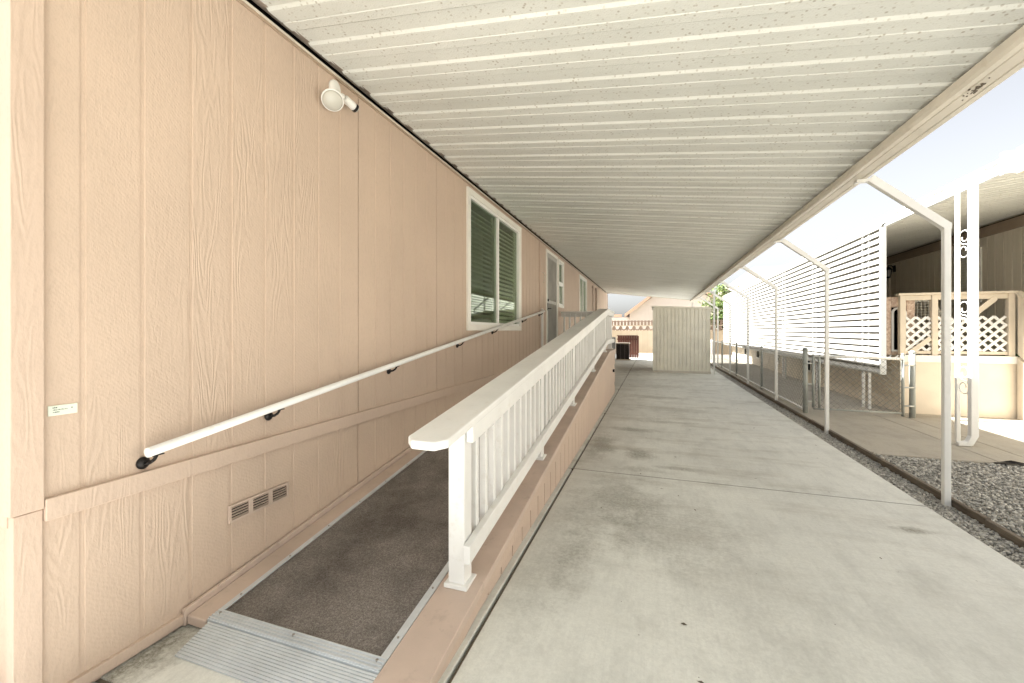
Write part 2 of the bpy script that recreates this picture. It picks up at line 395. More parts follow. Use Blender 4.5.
# pebbles: too many to count
ico = None
def pebbles(name, region, n, smin, smax, z0, dens=None):
    rnd = random.Random(len(name)+n); V = []; F = []; T = []
    phi = (1+5**.5)/2
    iv = [Vector(p).normalized() for p in ((-1,phi,0),(1,phi,0),(-1,-phi,0),(1,-phi,0),(0,-1,phi),(0,1,phi),(0,-1,-phi),(0,1,-phi),(phi,0,-1),(phi,0,1),(-phi,0,-1),(-phi,0,1))]
    fi = [(0,11,5),(0,5,1),(0,1,7),(0,7,10),(0,10,11),(1,5,9),(5,11,4),(11,10,2),(10,7,6),(7,1,8),(3,9,4),(3,4,2),(3,2,6),(3,6,8),(3,8,9),(4,9,5),(2,4,11),(6,2,10),(8,6,7),(9,8,1)]
    for k in range(n):
        x = rnd.uniform(region[0], region[1])
        y = region[2]+(region[3]-region[2])*(rnd.random()**dens if dens else rnd.random())
        sx, sy, sz = (rnd.uniform(smin, smax) for _ in range(3)); sz *= .75
        m = Matrix.Rotation(rnd.uniform(0, 6.28), 3, 'Z') @ Matrix.Rotation(rnd.uniform(-.6, .6), 3, 'X')
        z = z0+rnd.uniform(-.3, .9)*smin; b = len(V)
        for p in iv:
            q = m @ Vector((p.x*sx*rnd.uniform(.8, 1.15), p.y*sy*rnd.uniform(.8, 1.15), p.z*sz)); V.append((x+q.x, y+q.y, z+q.z))
        F += [(a+b, c+b, e+b) for a, c, e in fi]; t = min(1, max(0, rnd.gauss(.5, .25))); T += [t]*20
    me = bpy.data.meshes.new(name); me.from_pydata(V, [], F)
    at = me.attributes.new('tone', 'FLOAT', 'FACE'); at.data.foreach_set('value', T)
    me.materials.append(M['pebble']); o = bpy.data.objects.new(name, me); col.objects.link(o); return o
tag(pebbles('gravel', (2.385, 4.6, 2.6, 5.89), 9500, .008, .017, -.012), 'loose grey and white gravel filling the bed right of the wooden edging', 'gravel', kind='stuff')
tag(pebbles('gravel', (2.105, 2.33, 1.9, 9.0), 4200, .007, .014, -.03, 1.2), 'narrow strip of gravel between driveway slab and wooden edging', 'gravel', kind='stuff')

eb = thing('wooden_edging', (2.355, 3, 0), 'long weathered brown wooden edging board between gravel strip and neighbouring yard', 'garden edging')
for a, b in ((-4, 1.2), (1.2, 4.05), (4.05, 7.7), (7.7, 11.4), (11.4, 15.1), (15.1, 20)):
    j = random.uniform(-.006, .006)
    B(2.335+j, 2.373+j, a+.004, b-.004, -.06, .028+j).build('board', M['edge_wood'], eb, .005)

# dry leaf crumbs on the driveway
lf = MB(); rl = random.Random(3)
for k in range(46):
    x = rl.uniform(-.6, 2.0); y = rl.uniform(1.5, 12); s_ = rl.uniform(.006, .014); a = rl.uniform(0, 6.28)
    pts = [(x+s_*math.cos(a+t)*f, y+s_*math.sin(a+t)*f, .002+rl.uniform(0, .006)) for t, f in ((0,1.3),(1.5,.5),(3.1,1.2),(4.6,.6))]
    lf.add(pts, [(0,1,2,3)])
tag(lf.build('leaf_litter', M['stainmoss']), 'tiny dry leaf crumbs scattered over the pale driveway', 'leaf litter', kind='stuff')

# ------------------------------------------------------------------ mobile home (left)
WX = -2.143
home = thing('mobile_home', (WX, 10, 0), 'pink mobile home with grooved vertical siding along the left of the carport', 'mobile home')
G0, GW = 1.012, .2032
def grooved(y0, y1, z0, z1, x=WX, depth=.0042, gw=.021, g0=G0, w=GW, seams=True, sgn=1, thick=.02):
    pts = [(y0, 0)]
    k = math.ceil((y0-g0)/w-1e-6)
    while g0+k*w < y1-gw:
        yc = g0+k*w
        if yc > y0+gw:
            if seams and k > 2 and (k % 6) == 2: pts += [(yc-.005, 0), (yc-.004, -.016), (yc+.004, -.016), (yc+.005, 0)]
            else: pts += [(yc-gw/2, 0), (yc-gw/2+.002, -depth), (yc+gw/2-.002, -depth), (yc+gw/2, 0)]
        k += 1
    pts.append((y1, 0))
    poly = [(x+sgn*d_, y, z0) for y, d_ in pts] + [(x-sgn*thick, y1, z0), (x-sgn*thick, y0, z0)]
    return MB().extr(poly, (0, 0, z1-z0))
W1 = (4.66, 6.67, 1.50, 3.10); DR = (8.58, 9.56, 1.0, 3.10); W2 = (9.74, 10.26, 2.05, 3.08); W3 = (12.75, 14.1, 1.95, 3.1)
WT = 3.26; YB = 21.0; YA = .83
sd_ = MB()
def seg(y0, y1, z0, z1): t = grooved(y0, y1, z0, z1); sd_.add(t.v, t.f)
seg(YA, W1[0], .76, WT); seg(W1[0], W1[1], .76, W1[2]); seg(W1[0], W1[1], W1[3], WT)
seg(W1[1], DR[0], .76, WT); seg(DR[0], DR[1], DR[3], WT); seg(DR[0], DR[1], .76, DR[2]); seg(DR[1], W2[0], .76, WT)
seg(W2[0], W2[1], .76, W2[2]); seg(W2[0], W2[1], W2[3], WT); seg(W2[1], W3[0], .76, WT)
seg(W3[0], W3[1], .76, W3[2]); seg(W3[0], W3[1], W3[3], WT); seg(W3[1], YB, .76, WT)
sd_.build('siding_wall', M['siding'], home)
grooved(YA, YB, -.01, .755, x=WX-.004).build('skirting', M['siding'], home)
# end wall facing the street, house body and roof
B(-9, WX-.022, .815, .835, .72, 3.3).build('end_wall', M['siding'], home)
B(-9, WX-.03, .845, .86, -.01, .715).build('end_skirting', M['siding'], home)
B(-9, WX-.03, 20.95, YB-.002, 0, 3.3).build('back_wall', M['siding'], home)
MB().extr([(WX+.06, .6, 3.30), (-5.6, .6, 4.05), (-9.4, .6, 3.3), (-9.4, .6, 3.2), (-5.6, .6, 3.95), (WX+.06, .6, 3.27)], (0, 20.6, 0)).build('roof', M['shingle'], home)
# corner board, belt, base trim
c = MB(); c.box(WX-.03, WX+.018, .808, .895, .765, WT); c.build('corner_board', M['pink_trim'], home, .003)
c = MB(); c.box(WX-.034, WX+.008, .818, .895, -.01, .761); c.build('lower_corner_board', M['pink_trim'], home, .003)
c = MB(); c.box(WX-.01, WX+.022, .897, 8.5, .715, .798); c.box(WX-.01, WX+.019, 9.9, 20.9, .722, .803)
c.build('belt_board', M['pink_trim'], home, .003)
B(WX-.01, WX+.014, .897, 20.9, .014, .06).build('base_trim', M['pink_trim'], home, .003)
B(WX-.01, WX+.02, 7.98, 8.03, 1.0, 3.2).build('batten', M['pink_trim'], home, .002); B(WX-.01, WX+.02, YB-.09, YB, .76, 3.2).build('batten', M['pink_trim'], home, .002)

def window(y0, y1, z0, z1, parent, sliding=True, tw=.075, lou=True, split=None):
    f = frame_yz(WX-.02, WX+.024, y0-tw, y1+tw, z0-tw, z1+tw, tw)
    # flared ears of the trim
    f = f.build('window_trim', M['trimwhite'], parent, .004)
    fr = frame_yz(WX-.05, WX+.012, y0+.001, y1-.001, z0+.001, z1-.001, .035)
    ym = (y0+y1)/2 if split is None else split
    if sliding: fr.box(WX-.045, WX+.010, ym-.028, ym+.028, z0+.036, z1-.036)
    else: fr.box(WX-.045, WX+.010, y0+.036, y1-.036, (z0+z1)/2-.05, (z0+z1)/2+.05)
    fr = fr.build('window_frame', M['vinyl'], f, .003)
    p = MB()
    if sliding:
        p.box(WX-.022, WX-.018, y0+.036, ym-.028, z0+.036, z1-.036); p.box(WX-.034, WX-.030, ym+.028, y1-.036, z0+.036, z1-.036)
    else:
        p.box(WX-.022, WX-.018, y0+.036, y1-.036, z0+.036, (z0+z1)/2-.05); p.box(WX-.034, WX-.030, y0+.036, y1-.036, (z0+z1)/2+.05, z1-.036)
    p.build('pane', M['glass'], f)
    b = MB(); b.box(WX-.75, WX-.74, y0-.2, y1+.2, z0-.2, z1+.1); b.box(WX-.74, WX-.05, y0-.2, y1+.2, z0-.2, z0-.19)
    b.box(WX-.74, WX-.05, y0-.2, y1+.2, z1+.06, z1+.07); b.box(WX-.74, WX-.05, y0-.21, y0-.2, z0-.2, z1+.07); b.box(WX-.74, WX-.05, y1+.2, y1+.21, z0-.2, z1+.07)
    b.build('room_lining', M['blind_dimmed'], f)
    z = z0+.06
    halves = [(y0+.045, ym-.035), (ym+.035, y1-.045)] if sliding else [(y0+.045, y1-.045)]
    for hi, (ya, yb) in enumerate(halves):
        s_ = MB()
        s_.box(WX-.082, WX-.058, ya, ya+.045, z0+.04, z1-.04); s_.box(WX-.082, WX-.058, yb-.045, yb, z0+.04, z1-.04)
        zz = z0+.06
        while zz < z1-.07:
            mm = Matrix.Translation((WX-.070, 0, zz)) @ Matrix.Rotation(R(50), 4, 'Y')
            s_.box(-.027, .027, ya+.047, yb-.047, -.004, .004, mm); zz += .064
        s_.build('shutter', M['blind'] if hi else M['blind_dimmed'], f)
    return f
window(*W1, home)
window(*W2, home, sliding=False, tw=.06)
window(*W3, home, tw=.06)

# entry door with security screen
dr = MB(); dr.box(WX-.03, WX+.02, DR[0]-.06, DR[0], 1.0, 3.16); dr.box(WX-.03, WX+.02, DR[1], DR[1]+.06, 1.0, 3.16); dr.box(WX-.03, WX+.02, DR[0], DR[1], 3.10, 3.16)
dr = dr.build('door_frame', M['trimwhite'], home, .003)
sc = frame_yz(WX-.02, WX+.012, DR[0]+.004, DR[1]-.004, 1.01, 3.095, .09)
sc.box(WX-.02, WX+.010, DR[0]+.095, DR[1]-.095, 2.02, 2.09)
y = DR[0]+.15
while y < DR[1]-.1:
    sc.box(WX-.008, WX+.004, y-.004, y+.004, 1.1, 2.02); sc.box(WX-.008, WX+.004, y-.004, y+.004, 2.09, 3.0); y += .055
sc = sc.build('screen_door', M['door_screen'], home, .002)
B(WX-.045, WX-.035, DR[0]+.004, DR[1]-.004, 1.01, 3.095).build('door_panel', M['door_screen'], home)
h = MB(); h.box(WX+.012, WX+.02, DR[0]+.03, DR[0]+.07, 1.86, 2.02); h.tube((WX+.018, DR[0]+.05, 1.9), (WX+.07, DR[0]+.05, 1.9), .01)
h.tube((WX+.068, DR[0]+.05, 1.9), (WX+.068, DR[0]+.17, 1.9), .01); h.tube((WX+.018, DR[0]+.05, 2.08), (WX+.04, DR[0]+.05, 2.08), .028, n=16)
h.build('door_handle', M['black'], sc)

# skirting vent
vy0, vy1, vz0, vz1 = 1.605, 1.985, .395, .488
v = frame_yz(WX, WX+.012, vy0, vy1, vz0, vz1, .012)
wv = (vy1-vy0)/3
for k in (1, 2): v.box(WX, WX+.012, vy0+k*wv-.012, vy0+k*wv+.012, vz0+.012, vz1-.012)
for k in range(3):
    for j in range(5):
        z = vz0+.0185+j*.0145; mm = Matrix.Translation((WX+.006, 0, z)) @ Matrix.Rotation(R(20), 4, 'Y')
        v.box(-.005, .005, vy0+k*wv+.012, vy0+(k+1)*wv-.012, -.001, .001, mm)
v = v.build('skirting_vent', M['pink_board'], home)
B(WX+.0005, WX+.0015, vy0+.01, vy1-.01, vz0+.01, vz1-.01).build('vent_shade_sheet', M['dark'], v)  # flat black sheet painting the shade behind the louvres

for i, (py, r) in enumerate(((15.5, .02), (16.45, .03))):
    m = MB(); m.tube((WX+.04, py, .8), (WX+.04, py, 3.1), r); m.box(WX, WX+.06, py-.05, py+.05, 3.0, 3.1); m.box(WX, WX+.05, py-.03, py+.03, 1.8, 1.83)
    m.build('conduit', M['pink_board'], home)

# small plate, wall hook
pl = thing('address_plate', (WX, 1.0, 1.13), 'small pale green printed plate on the pink siding beside the corner board', 'plate')
B(WX, WX+.004, .910, .994, 1.100, 1.138).build('plate_face', M['plate'], pl, .001)
t = MB(); rt = random.Random(5)
for row, (z, ya, yb) in enumerate(((1.130, .922, .934), (1.122, .923, .962), (1.113, .923, .942))):
    y = ya
    while y < yb:
        l = rt.uniform(.0015, .004); t.box(WX+.004, WX+.0046, y, y+l, z-.0022, z+.0022*rt.uniform(0, 1)); y += l+.0014
t.box(WX+.004, WX+.0046, .975, .979, 1.122, 1.126)
t.build('print', M['text'], pl)
hk = MB(); hk.path([(WX+.005, 8.2, 2.62), (WX+.05, 8.2, 2.60), (WX+.06, 8.2, 2.54), (WX+.05, 8.2, 2.44), (WX+.02, 8.2, 2.40)], .008)
top(hk, 'wall_hook', M['beam'], 'small curved hook on the pink wall just before the screen door', 'hook')

# floodlight with motion sensor
fl = thing('flood_light', (WX, 2.40, 3.13), 'white two part flood light with motion sensor high on the pink wall', 'light')
mp = MB(); mt = Matrix.Translation((WX, 2.38, 3.13)) @ Matrix.Rotation(R(90), 4, 'Y')
mp.lathe([(.05, 0), (.05, .012), (.045, .022), (.03, .026)], mt, 28)
for i in range(len(mp.v)):
    p = mp.v[i]; mp.v[i] = (p[0], p[1], 3.13+(p[2]-3.13)*1.35)
mp.build('mount_plate', M['vinyl'], fl)
ax = Vector((.50, -.52, -.70)).normalized(); q = ax.to_track_quat('Z', 'Y').to_matrix().to_4x4()
base = Vector((WX+.05, 2.31, 3.035))
m = MB(); m.tube((WX+.02, 2.37, 3.11), base, .014)
m.lathe([(.02, -.01), (.03, .0), (.045, .03), (.066, .06), (.072, .066), (.072, .074), (.066, .078)], Matrix.Translation(base) @ q, 32)
m.build('lamp_head', M['vinyl'], fl)
MB().lathe([(.066, .076), (.055, .088), (.03, .095), (.005, .098)], Matrix.Translation(base) @ q, 32).build('lamp_lens', M['lens'], fl)
a2 = Vector((.22, .93, -.30)).normalized(); q2 = a2.to_track_quat('Z', 'Y').to_matrix().to_4x4(); b2 = Vector((WX+.055, 2.40, 3.085))
m = MB(); m.tube((WX+.02, 2.39, 3.12), b2, .013)
m.lathe([(.018, -.01), (.02, .005), (.012, .012), (.012, .02)], Matrix.Translation(b2) @ q2, 20)
m.lathe([(.026, .02), (.028, .03), (.028, .10), (.026, .105)], Matrix.Translation(b2) @ q2, 20)
m.build('sensor_head', M['vinyl'], fl)
MB().lathe([(.030, .106), (.031, .122), (.022, .126)], Matrix.Translation(b2) @ q2, 20).build('sensor_shroud', M['black'], fl)
MB().lathe([(.021, .126), (.019, .134), (.008, .138)], Matrix.Translation(b2) @ q2, 20).build('sensor_lens', M['lens'], fl)

# ------------------------------------------------------------------ access ramp
S = .134; Y0r = 1.41; Z0r = .055; YL = Y0r+(1.0-Z0r)/S
def zr(y): return min(1.0, Z0r+S*(y-Y0r))
ramp = thing('access_ramp', (-1.5, 1.4, 0), 'sloping pink sided wheelchair ramp with brown carpet up to the entry door', 'ramp')
def sl(m, x0, x1, y0, y1, off, t):
    if y0 < YL < y1:
        m.slab(x0, x1, y0, YL, lambda y: zr(y)+off, t); m.slab(x0, x1, YL, y1, lambda y: zr(y)+off, t)
    else: m.slab(x0, x1, y0, y1, lambda y: zr(y)+off, t)
    return m
YE = 9.85
sl(MB(), -2.0, -1.02, 1.43, YE, -.01, .03).build('deck', M['pink_board'], ramp)
sl(MB(), -1.965, -1.065, 1.452, YE-.02, 0, .0095).build('carpet', M['carpet'], ramp)
# pink boards either side
kb = MB(); kb.slab(-2.118, -1.995, 1.385, YL, lambda y: zr(y)+.004, .045); kb.slab(-2.118, -1.995, YL, YE, lambda y: zr(y)+.004, .045)
kb.build('inner_board', M['pink_board'], ramp, .006)
kb = MB(); kb.slab(-2.14, -2.12, 1.375, YL, lambda y: zr(y)+.035, .08); kb.build('inner_trim', M['pink_board'], ramp, .004)
cb = MB(); cb.slab(-1.03, -.815, .95, YL, lambda y: Z0r+S*(y-Y0r)+.012, .042); cb.slab(-1.03, -.815, YL, YE, lambda y: zr(y)+.012, .042)
cb.build('outer_board', M['pink_board'], ramp, .004)
# side panel with grooves
sp = MB(); k = 0; y = 1.25
while y < YE-.01:
    y2 = min(y+.2032, YE)
    zt = lambda q: zr(q)-.032
    sp.hexa([(-.865, y+.007, -.01), (-.836, y+.007, -.01), (-.836, y2-.007, -.01), (-.865, y2-.007, -.01)],
            [(-.865, y+.007, zt(y+.007)), (-.836, y+.007, zt(y+.007)), (-.836, y2-.007, zt(y2-.007)), (-.865, y2-.007, zt(y2-.007))])
    y = y2
sp.hexa([(-.90, 1.25, -.01), (-.842, 1.25, -.01), (-.842, YE-.001, -.01), (-.90, YE-.001, -.01)],
        [(-.90, 1.25, .0), (-.842, 1.25, .0), (-.842, YE-.001, .93), (-.90, YE-.001, .93)])
sp.build('side_panel', M['pink_trim'], ramp)
tb = MB(); tb.slab(-.836, -.824, 1.2, YL, lambda y: zr(y)-.031, .07); tb.slab(-.836, -.824, YL, YE, lambda y: zr(y)-.031, .07)
tb.build('side_trim', M['pink_trim'], ramp)
B(-2.1, -.836, YE, YE+.03, 0, .965).build('end_panel', M['pink_trim'], ramp)
for z in (.62, .22): B(-.838, -.826, 9.74, 9.80, z-.04, z+.04).build('hinge', M['screw'], ramp)
B(-.838, -.80, 9.3, 9.42, .52, .58).build('latch', M['black'], ramp, .004)
# aluminium strips, threshold and screws
for nm, x0, x1 in (('edge_strip', -1.992, -1.962), ('edge_strip', -1.068, -1.032)):
    st = MB(); st.slab(x0, x1, 1.44, YL, lambda y: zr(y)+.012, .006); st = st.build(nm, M['alu'], ramp, .001)
    y = 1.55
    while y < YL:
        MB().tube(((x0+x1)/2, y, zr(y)+.010), ((x0+x1)/2, y, zr(y)+.0155), .005, n=10).build('screw', M['screw'], st); y += .30
th = MB(); prof = []
yy = 1.392; n = 4
th.hexa([(-1.992, 1.392, .035), (-1.032, 1.392, .035), (-1.032, 1.452, .043), (-1.992, 1.452, .043)],
        [(-1.992, 1.392, zr(1.392)+.010), (-1.032, 1.392, zr(1.392)+.010), (-1.032, 1.452, zr(1.452)+.012), (-1.992, 1.452, zr(1.452)+.012)])
for k in range(4):
    y = 1.396+k*.0155; th.slab(-1.99, -1.034, y, y+.007, lambda q: zr(q)+.0155, .005)
th = th.build('threshold', M['alu'], ramp, .001)
for x in (-1.96, -1.51, -1.07): MB().tube((x, 1.431, zr(1.43)+.009), (x, 1.431, zr(1.43)+.018), .006, n=10).build('screw', M['screw'], th)
pr = [(-1.975, 1.392, .003)]
nr = 13; ya, yb = 1.24, 1.390
pf = []
for k in range(nr):
    a = ya+(yb-ya)*k/nr; bq = ya+(yb-ya)*(k+1)/nr; za = .004+(.054-.004)*k/nr; zb = .004+(.054-.004)*(k+1)/nr
    pf += [(a, za+.0042), (a+(bq-a)*.55, za+(zb-za)*.55+.0042), (a+(bq-a)*.62, za+(zb-za)*.6), (a+(bq-a)*.96, za+(zb-za)*.95)]
poly = [(-1.975, y, z) for y, z in pf]+[(-1.975, yb, .045), (-1.975, ya, .002)]
MB().extr(poly, (.945, 0, 0)).build('entry_plate', M['alu'], ramp)

# guard railing
rail = thing('ramp_railing', (-.93, 1.93, .1), 'white painted wooden guard railing rising along the outer edge of the ramp', 'railing')
def zc(y): return zr(y)+.865          # top of cap (offset from ramp)
cp = MB()
x0, x1, ys_, ch = -1.045, -.842, 1.575, .045
def capsec(a, b, first=False):
    if first:
        P = [(x0+ch, ys_), (x1-ch, ys_), (x1, ys_+ch), (x1, b), (x0, b), (x0, ys_+ch)]
    else: P = [(x0, a), (x1, a), (x1, b), (x0, b)]
    vs = [(x, y, zc(y)-.04) for x, y in P]+[(x, y, zc(y)) for x, y in P]; n = len(P)
    cp.add(vs, [tuple(reversed(range(n))), tuple(range(n, 2*n))]+[(i, (i+1) % n, n+(i+1) % n, n+i) for i in range(n)])
capsec(0, YL, True); capsec(YL, YE+.03)
cp.build('cap_rail', M['white'], rail, .008)
def sub(xa, xb, ya, off, t, name, yend=YE+.0):
    m = MB(); m.slab(xa, xb, ya, YL, lambda y: zc(y)-off, t); m.slab(xa, xb, YL, yend, lambda y: zc(y)-off, t); return m.build(name, M['white'], rail, .004)
sub(-.888, -.850, 1.90, .041, .085, 'top_rail')
sub(-.888, -.850, 1.86, .62, .09, 'bottom_rail')
posts = [1.93, 3.44, 4.93, 6.70, 8.42, 9.72]
for y in posts:
    p = MB(); zb = zr(y)+.012; p.box(-.981, -.892, y-.045, y+.045, zb, zc(y-.045)-.041 if y < 8 else zc(y)-.041)
    p = p.build('post', M['white'], rail, .004)
    B(-.998, -.872, y-.063, y+.063, zb+.002-.063*S, zb+.016).build('base_plate', M['white'], p, .003)
y = 1.93+.115
while y < YE-.1:
    if min(abs(y-p) for p in posts) > .075:
        B(-.927, -.889, y-.019, y+.019, zc(y)-.70, zc(y)-.05).build('baluster', M['white'], rail, .003)
    y += .128
# short railing across the end of the landing
er = thing('landing_railing', (-1.5, YE, 1.0), 'short white railing across the far end of the ramp landing', 'railing')
B(-2.10, -1.06, YE-.03, YE+.11, 1.845, 1.885).build('cap_rail', M['white'], er, .005)
B(-2.10, -1.06, YE+.02, YE+.06, 1.76, 1.843).build('top_rail', M['white'], er, .003)
B(-2.10, -1.06, YE+.02, YE+.06, 1.10, 1.19).build('bottom_rail', M['white'], er, .003)
x = -2.02
while x < -1.08:
    B(x-.019, x+.019, YE-.02, YE+.018, 1.12, 1.843).build('baluster', M['white'], er, .002); x += .13

# wall handrail
hr = thing('wall_handrail', (-2.07, 1.2, .9), 'slim white handrail on black brackets climbing the pink wall beside the ramp', 'handrail')
def zh(y): return .893+S*(y-1.18)
HX = -2.066
prof = [(HX+.024*math.cos(a), 0, .021*math.sin(a)) for a in [2*math.pi*i/16 for i in range(16)]]
prof = [(p[0], 1.19, zh(1.19)+p[2]) for p in prof]
m = MB(); m.extr(prof, (0, 6.89, 6.89*S), smooth=True)
m.build('rail', M['white'], hr)
B(WX+.015, WX+.055, 8.07, 8.115, 1.0, zh(8.08)+.05).build('end_post', M['white'], hr, .003)
for y in (1.215, 1.85, 3.02, 4.33, 5.43, 6.84, 7.95):
    m = MB(); mt = Matrix.Translation((WX+.001, y, zh(y)-.062)) @ Matrix.Rotation(R(90), 4, 'Y')
    m.lathe([(.027, 0), (.027, .006), (.02, .014), (.012, .02)], mt, 20)
    z = zh(y); m.path([(WX+.015, y, z-.062), (WX+.045, y+.003, z-.058), (WX+.068, y+.006, z-.042), (HX, y+.01, z-.022)], .0075)
    m.box(HX-.010, HX+.010, y-.01, y+.035, z-.024, z-.019)
    m.build('bracket', M['black'], hr)

# ------------------------------------------------------------------ carport
cpt = thing('carport', (0, 9, 0), 'long aluminium carport with ribbed ivory ceiling over the driveway', 'carport')
XA, ZA, XB, ZB = WX-.0, 3.265, 1.70, 2.80
def zroof(x): return ZA+(ZB-ZA)*(x-XA)/(XB-XA)
YR0, YR1 = -3.0, 20.2
P1 = [(0, 0), (.078, 0), (.082, .005), (.088, .005), (.092, 0), (.150, 0), (.156, .001), (.170, .011), (.276, .013), (.293, .001)]
def pan_roof(y0, y1, xa, za, xb, zb, per=.3048, yph=0, prof=P1, name='roof_panel', mat=None, parent=None, sc=1.0):
    line = []; y = yph
    while y > y0: y -= per
    while y < y1:
        for a, h in prof:
            yy = y+a*per/.3048
            if y0 <= yy <= y1: line.append((yy, h*sc))
        y += per
    m = MB(); n = len(line); vs = []
    for yy, h in line: vs += [(xa, yy, za+h), (xb, yy, zb+h)]
    fs = [(2*i, 2*i+1, 2*i+3, 2*i+2) for i in range(n-1)]
    # thickness: upper skin
    off = len(vs)
    for yy, h in line: vs += [(xa, yy, za+h+.004), (xb, yy, zb+h+.004)]
    fs += [(off+2*i, off+2*i+2, off+2*i+3, off+2*i+1) for i in range(n-1)]
    fs += [(0, off, off+1, 1), (2*n-2, 2*n-1, off+2*n-1, off+2*n-2)]
    m.add(vs, fs); return m.build(name, mat, parent)
PH = 2.355-.226
pan_roof(YR0, YR1, XA+.045, ZA-.004, XB+.05, zroof(XB+.05), yph=PH, mat=M['ceiling'], parent=cpt)
B(XA, XA+.012, YR0, YR1, ZA-.050, ZA-.016).build('wall_hanger', M['brown_beam'], cpt)
B(XA+.012, XA+.026, YR0, YR1, ZA-.034, ZA-.028).build('hanger_lip', M['beam'], cpt)
B(XA+.001, XA+.006, YR0, YR1, ZA-.015, ZA+.07).build('rib_gap_shade', M['dark'], cpt)  # near-black strip painting the shadow gap behind the roof panel end
bm = MB(); Xi, Xo, Zb = 1.572, 1.733, 2.73
prof = [(Xi, Zb+.018), (Xi+.012, Zb), (Xi+.045, Zb), (Xi+.050, Zb+.010), (Xi+.056, Zb), (Xo-.045, Zb-.004), (Xo-.04, Zb+.004), (Xo-.035, Zb-.006), (Xo, Zb-.006), (Xo+.008, Zb+.11), (Xo+.03, Zb+.13), (Xo+.022, Zb+.13), (Xo-.004, Zb+.114), (Xo-.01, Zb+.02), (Xi+.03, Zb+.06), (Xi, Zb+.06)]
bm.extr([(x, YR0, z) for x, z in prof], (0, YR1-YR0, 0)); bm.build('gutter_beam', M['beam'], cpt)
ef = MB(); ef.hexa([(XA+.01, YR1+.002, ZA-.03), (XB, YR1+.002, zroof(XB)-.03), (XB, YR1+.02, zroof(XB)-.03), (XA+.01, YR1+.02, ZA-.03)],
                   [(XA+.01, YR1+.002, ZA+.08), (XB, YR1+.002, zroof(XB)+.08), (XB, YR1+.02, zroof(XB)+.08), (XA+.01, YR1+.02, ZA+.08)])
ef.build('end_fascia', M['beam'], cpt)
for i, (px, py) in enumerate(((2.285, 4.42), (2.305, 6.98), (2.34, 9.66), (2.36, 12.4), (2.36, 15.1), (2.36, 17.8), (2.27, 1.62), (2.27, -1.1))):
    w_ = .023; zk = 2.29; px += .018; p = MB()
    p.box(px-w_, px+w_, py-w_, py+w_, -.05, zk)
    # mitred top towards the arm
    pp = p.build('support_post', M['post_white'], cpt, .005)
    A = Vector((px+.002, py, zk-.002)); Bv = Vector((Xo+.03, py-.05, Zb+.002)); d_ = (Bv-A).normalized(); nrm = Vector((0, 1, 0)); u_ = d_.cross(nrm)
    q = []
    for P, e in ((A, -.0), (Bv, 0)):
        for sx, sy in ((-1,-1),(1,-1),(1,1),(-1,1)): q.append(P+u_*sx*.031+nrm*sy*.0255)
    a_ = MB(); a_.add(q, [(0,1,2,3),(7,6,5,4),(0,4,5,1),(1,5,6,2),(2,6,7,3),(3,7,4,0)])
    a_.box(px-.026, px+.026, py-.0262, py+.0262, zk-.03, zk+.022)
    a_.build('brace_arm', M['post_white'], pp, .003)
    B(Xo-.07, Xo+.045, py-.08, py-.02, Zb-.028, Zb-.004).build('beam_bracket', M['post_white'], pp, .002)

# clump of dried mud under the beam
mb = MB(); rr = random.Random(9)
for k in range(40):
    p = Vector((rr.gauss(1.655, .014), rr.gauss(2.93, .045), Zb-.002)); s_ = rr.uniform(.003, .008)
    mb.lathe([(s_*.6, -s_*.7), (s_, 0), (s_*.5, s_*.6)], Matrix.Translation(p), 6)
top(mb, 'mud_nest', M['stainmoss'], 'crumbly old mud nest stuck under the cream gutter beam', 'nest')

# ------------------------------------------------------------------ storage shed at the end
sh = thing('storage_shed', (.9, 15.8, 0), 'ivory ribbed metal storage shed at the end of the carport', 'shed')
SX0, SX1, SY0, SY1 = .0, 1.80, 15.12, 16.9
def zs(x): return 2.27-.05*(x-SX0)
m = MB(); nrib = 15; wv = (SX1-SX0)/nrib; line = []
for k in range(nrib):
    a = SX0+k*wv; line += [(a, 0), (a+wv*.78, 0), (a+wv*.84, .018), (a+wv*.94, .018)]
line.append((SX1, 0))
for (xa, da), (xb, db) in zip(line, line[1:]):
    m.hexa([(xa, SY0+da, 0.03), (xb, SY0+db, .03), (xb, SY0+.04, .03), (xa, SY0+.04, .03)],
           [(xa, SY0+da, zs(xa)-.04), (xb, SY0+db, zs(xb)-.04), (xb, SY0+.04, zs(xb)-.04), (xa, SY0+.04, zs(xa)-.04)])
m.build('front_panel', M['shed'], sh)
m = MB()
for k in range(14):
    a = SY0+.045+k*(SY1-SY0-.05)/14; b_ = a+(SY1-SY0-.05)/14
    for xx, s_ in ((SX0, 1), (SX1, -1)): m.box(xx, xx+s_*.03, a+.004, b_-.012, .03, 2.17); m.box(xx+s_*.012, xx+s_*.03, b_-.012, b_+.004, .03, 2.17)
m.build('side_panel', M['shed'], sh)
B(SX0, SX1, SY1, SY1+.03, .03, 2.15).build('back_panel', M['shed'], sh)
m = MB(); m.hexa([(SX0-.05, SY0-.05, zs(SX0)-.04), (SX1+.03, SY0-.05, zs(SX1)-.04), (SX1+.03, SY1+.05, zs(SX1)-.04), (SX0-.05, SY1+.05, zs(SX0)-.04)],
                 [(SX0-.05, SY0-.05, zs(SX0)+.02), (SX1+.03, SY0-.05, zs(SX1)+.02), (SX1+.03, SY1+.05, zs(SX1)+.02), (SX0-.05, SY1+.05, zs(SX0)+.02)])
m.build('roof', M['shed'], sh, .006)
B(SX0-.01, SX1+.01, SY0-.012, SY0-.001, .0, .07).build('base_rail', M['beam'], sh)
B(SX0-.012, SX0+.02, SY0-.010, SY0-.001, .072, 2.2).build('corner_trim', M['shed'], sh)
